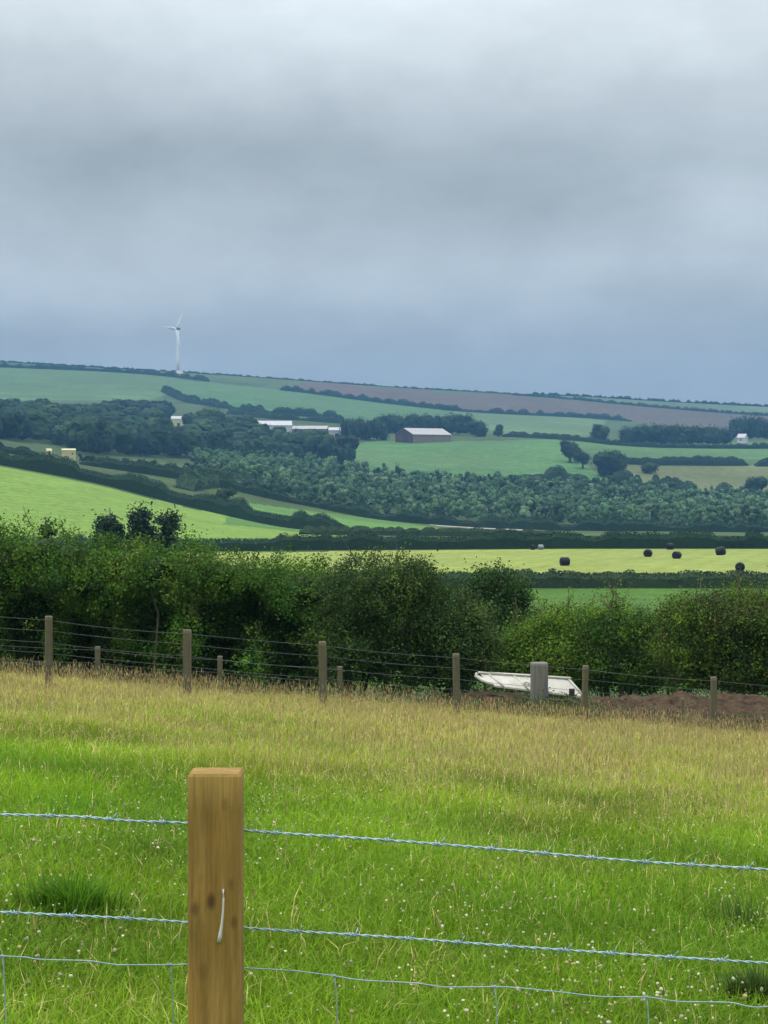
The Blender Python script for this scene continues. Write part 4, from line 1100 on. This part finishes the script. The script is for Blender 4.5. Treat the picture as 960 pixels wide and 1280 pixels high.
building('cottage', 'small white cottage below the tall dark clump of trees', 'house', 928, 554, 5.2, 4.6, 3.6, 5.8, R(-35), M['whitewall'], M['roofgrey'], [('window', 0, 1.9, .9, 1.0, 'front'), ('door', 0, 1.0, .9, 2.0, 'end')])
building('farm_shed', 'cream walled shed at the lower edge of the dark wood', 'shed', 86, 574.5, 4.3, 4.0, 2.9, 3.4, R(6), M['cream'], M['cream'], [('window', 1.2, 1.8, .5, .5, 'front')], over=.1)
building('farm_shed', 'tiny cream shed beside the bigger cream shed below the wood', 'shed', 61, 570, 1.6, 1.8, 1.6, 2.3, R(20), M['cream'], M['cream'], [('door', 0, .9, .6, 1.6, 'front')], over=.1)
building('farm_shed', 'pale yellowish shed showing between dark trees below the turbine', 'shed', 223, 533, 8.5, 5, 4.4, 6.0, R(8), M['cream'], M['roofgrey'], [('door', 0, 1.0, 1.6, 1.8, 'front')], over=.2)

# ------------------------------------------------------------------ wind turbine
tx, ty, tz = spot(222.5, 467.5)
wt = empty('wind_turbine', (tx, ty, tz), R(-46)); tag(wt, 'white three-bladed wind turbine standing alone on the ridge', 'wind turbine')
hubz = (HZ - 411.5) * ty / F - tz
m_ = MB(); m_.tube([(0, 0, -2), (0, 0, hubz * .33), (0, 0, hubz * .66), (0, 0, hubz - .8)], [1.8, 1.55, 1.25, .95], 20); m_.build('tower', M['turbine'], wt, smooth=True)
m_ = MB(); m_.tube([(0, 2.6, hubz + .4), (0, 1.6, hubz + .5), (0, -1.4, hubz + .4), (0, -2.2, hubz + .3)], [.7, 1.2, 1.2, .9], 12); m_.build('nacelle', M['darkmetal'], wt, smooth=True)
hub = MB(); hub.tube([(0, -2.2, hubz + .3), (0, -3.0, hubz + .3), (0, -3.7, hubz + .3), (0, -4.0, hubz + .3)], [1.0, 1.0, .6, .1], 14); ho = hub.build('hub', M['turbine'], wt, smooth=True)
BL = 18.5
for ang in (172, 292, 52):
    a = R(ang); rad = np.array([math.cos(a), 0, math.sin(a)]); tng = np.array([-math.sin(a), 0, math.cos(a)]); ax = np.array([0, 1, 0])
    V_, Fq = [], []; ns = 12; secs = [(0.0, .5, .5, 0), (.06, .55, .5, 0), (.16, 1.15, .3, .5), (.3, 1.05, .22, .35), (.55, .8, .14, .2), (.8, .55, .08, .1), (.95, .32, .05, .05), (1.0, .08, .02, .03)]
    for t, ch, th, tw in secs:
        for j in range(ns):
            b_ = j * 2 * math.pi / ns; cx_, cy_ = math.cos(b_) * ch * 1.35, math.sin(b_) * th * 1.3
            V_.append(rad * (t * BL + .6) + tng * (cx_ * math.cos(tw) - cy_ * math.sin(tw)) + ax * (cx_ * math.sin(tw) + cy_ * math.cos(tw)) + np.array([0, -2.9, hubz + .3]))
    for i in range(len(secs) - 1):
        for j in range(ns): Fq.append((i * ns + j, i * ns + (j + 1) % ns, (i + 1) * ns + (j + 1) % ns, (i + 1) * ns + j))
    mesh_np('blade', np.array(V_), np.array(Fq), M['turbine'], parent=wt, smooth=True)
m_ = MB(); m_.box((0, 0, 1.2), (4.6, 4.6, 2.0)); m_.build('foundation', M['turbine'], wt); m_ = MB(); m_.box((8, -3, 1.2), (4, 3, 2.6)); m_.build('transformer_box', M['turbine'], wt)

# ------------------------------------------------------------------ air
DENS = 1.15e-4
zlo = float(min(Z.min(), mz.min())) - 1.5; zhi = tz + hubz + BL + 12
m_ = MB(); m_.box((0, (3320 - 60) / 2, (zlo + zhi) / 2), (6800, 3380, zhi - zlo))
hm, nt, n, l = newmat('moist_air')
pv = n.new('ShaderNodeVolumePrincipled'); pv.inputs['Color'].default_value = (.24, .54, 1.0, 1); pv.inputs['Density'].default_value = DENS
pv.inputs['Anisotropy'].default_value = 0.0
om = n.new('ShaderNodeOutputMaterial'); l.new(pv.outputs[0], om.inputs['Volume'])
o = m_.build('haze', hm); tag(o, kind='stuff')

# ------------------------------------------------------------------ sky and sun
SUN_EL, SUN_AZ = 66.0, 255.0   # degrees; azimuth clockwise from +Y (the view direction)
w = bpy.data.worlds.new('World'); scene.world = w; w.use_nodes = True
nt = w.node_tree; n = nt.nodes; l = nt.links; n.clear()
sky = n.new('ShaderNodeTexSky'); sky.sky_type = 'NISHITA'; sky.sun_disc = False
sky.sun_elevation = R(SUN_EL); sky.sun_rotation = R(SUN_AZ)
bg1 = n.new('ShaderNodeBackground'); bg1.inputs[1].default_value = .08; l.new(sky.outputs[0], bg1.inputs[0])
tc = n.new('ShaderNodeTexCoord'); gen = tc.outputs['Generated']
def math_(op, a, b=None, c_=None, clamp=False):
    q = n.new('ShaderNodeMath'); q.operation = op; q.use_clamp = clamp
    for i, v_ in enumerate((a, b, c_)):
        if v_ is None: continue
        if isinstance(v_, (int, float)): q.inputs[i].default_value = v_
        else: l.new(v_, q.inputs[i])
    return q.outputs[0]
nz1 = n.new('ShaderNodeTexNoise'); nz1.inputs['Scale'].default_value = 7; nz1.inputs['Detail'].default_value = 6; nz1.inputs['Roughness'].default_value = .55
mpx = n.new('ShaderNodeMapping'); mpx.inputs['Scale'].default_value = (1, 1, 2.2); l.new(gen, mpx.inputs[0]); l.new(mpx.outputs[0], nz1.inputs['Vector'])
sep = n.new('ShaderNodeSeparateXYZ'); l.new(gen, sep.inputs[0])
sn = n.new('ShaderNodeSeparateColor'); l.new(nz1.outputs[1], sn.inputs[0])
dx = math_('MULTIPLY_ADD', sn.outputs[0], .10, -.05); dz = math_('MULTIPLY_ADD', sn.outputs[1], .05, -.025)
wx = math_('ADD', sep.outputs[0], dx); wz = math_('ADD', sep.outputs[2], dz)
# layered stratus: (azimuth, elevation, half width, half height, brightness change)
def E(px, row): return (px - CX) / F, (HZ - row) / F
total = None
SB_ = [(430, 40, 260, 100, .16), (60, 40, 160, 60, .06), (100, 205, 260, 55, -.08), (620, 260, 230, 62, -.11), (330, 215, 160, 60, -.05), (560, 352, 320, 34, .07), (920, 265, 110, 55, .17),
       (240, 320, 220, 40, .05), (930, 120, 110, 80, .08), (760, 440, 300, 50, -.06), (100, 420, 300, 40, -.05)]
for px, row, sx, sz, amp in SB_:
    a0, e0 = E(px, row)
    u = math_('DIVIDE', math_('SUBTRACT', wx, a0), sx / F); v_ = math_('DIVIDE', math_('SUBTRACT', wz, e0), sz / F)
    r2 = math_('ADD', math_('MULTIPLY', u, u), math_('MULTIPLY', v_, v_))
    g = math_('MULTIPLY', math_('EXPONENT', math_('MULTIPLY', r2, -1.0)), amp)
    total = g if total is None else math_('ADD', total, g)
grad = n.new('ShaderNodeValToRGB'); e = grad.color_ramp.elements
stops = [(0.0, (.268, .302, .335)), (.045, (.282, .318, .350)), (.066, (.322, .362, .390)), (.088, (.40, .445, .472)), (.115, (.40, .44, .462)), (.145, (.385, .43, .452)), (.18, (.47, .52, .54)), (.22, (.64, .695, .72)), (.42, (1.2, 1.26, 1.3)), (1.0, (2.5, 2.55, 2.6))]
e[0].position, e[0].color = stops[0][0], (*stops[0][1], 1); e[1].position, e[1].color = stops[-1][0], (*stops[-1][1], 1)
for p_, c_ in stops[1:-1]:
    q = e.new(p_); q.color = (*c_, 1)
l.new(math_('MAXIMUM', wz, 0.0), grad.inputs[0])
nz2 = n.new('ShaderNodeTexNoise'); nz2.inputs['Scale'].default_value = 16; nz2.inputs['Detail'].default_value = 7; nz2.inputs['Roughness'].default_value = .6
mp2 = n.new('ShaderNodeMapping'); mp2.inputs['Scale'].default_value = (1, 1, 1.7); mp2.inputs['Rotation'].default_value = (0, .12, 0); l.new(gen, mp2.inputs[0]); l.new(mp2.outputs[0], nz2.inputs['Vector'])
fl = math_('MULTIPLY_ADD', nz2.outputs[0], .46, -.22)
br = math_('MAXIMUM', math_('ADD', math_('ADD', 1.0, fl), math_('MULTIPLY', total, 1.5)), .3)
cm = n.new('ShaderNodeVectorMath'); cm.operation = 'SCALE'; l.new(grad.outputs[0], cm.inputs[0]); l.new(br, cm.inputs['Scale'])
bg2 = n.new('ShaderNodeBackground'); l.new(cm.outputs[0], bg2.inputs[0]); bg2.inputs[1].default_value = 1.0
mx_ = n.new('ShaderNodeMixShader'); mx_.inputs[0].default_value = .93
l.new(bg1.outputs[0], mx_.inputs[1]); l.new(bg2.outputs[0], mx_.inputs[2])
wo = n.new('ShaderNodeOutputWorld'); l.new(mx_.outputs[0], wo.inputs[0])

sl = bpy.data.lights.new('sun', 'SUN'); sl.energy = 1.5; sl.angle = R(14); sl.color = (1, .95, .88)
so = bpy.data.objects.new('sun', sl); COL.objects.link(so)
so.rotation_euler = (R(90 - SUN_EL), 0, R(180 - SUN_AZ + 0))
# lamp shines along its -Z: travelling away from the sun position
sd = np.array([math.sin(R(SUN_AZ)) * math.cos(R(SUN_EL)), math.cos(R(SUN_AZ)) * math.cos(R(SUN_EL)), math.sin(R(SUN_EL))])
from mathutils import Vector
so.rotation_euler = Vector(-sd).to_track_quat('-Z', 'Y').to_euler()
so.location = (0, -5, 30)

# ------------------------------------------------------------------ camera
cam = bpy.data.cameras.new('camera'); co = bpy.data.objects.new('camera', cam); COL.objects.link(co)
co.location = (0, 0, 0); co.rotation_euler = (R(90), 0, 0)
cam.sensor_fit = 'AUTO'; cam.sensor_width = 36.0; cam.lens = F / 1280 * 36
cam.shift_y = -(640 - HZ) / 1280
cam.clip_start = .1; cam.clip_end = 20000
scene.camera = co

scene.render.engine = 'CYCLES'
scene.cycles.max_bounces = 6; scene.cycles.diffuse_bounces = 3; scene.cycles.glossy_bounces = 2
scene.cycles.transmission_bounces = 3; scene.cycles.volume_bounces = 1; scene.cycles.transparent_max_bounces = 4
scene.cycles.use_denoising = True
scene.view_settings.view_transform = 'Standard'; scene.view_settings.look = 'None'
scene.view_settings.exposure = 0.22; scene.view_settings.gamma = 1.0; scene.view_settings.use_curve_mapping = False
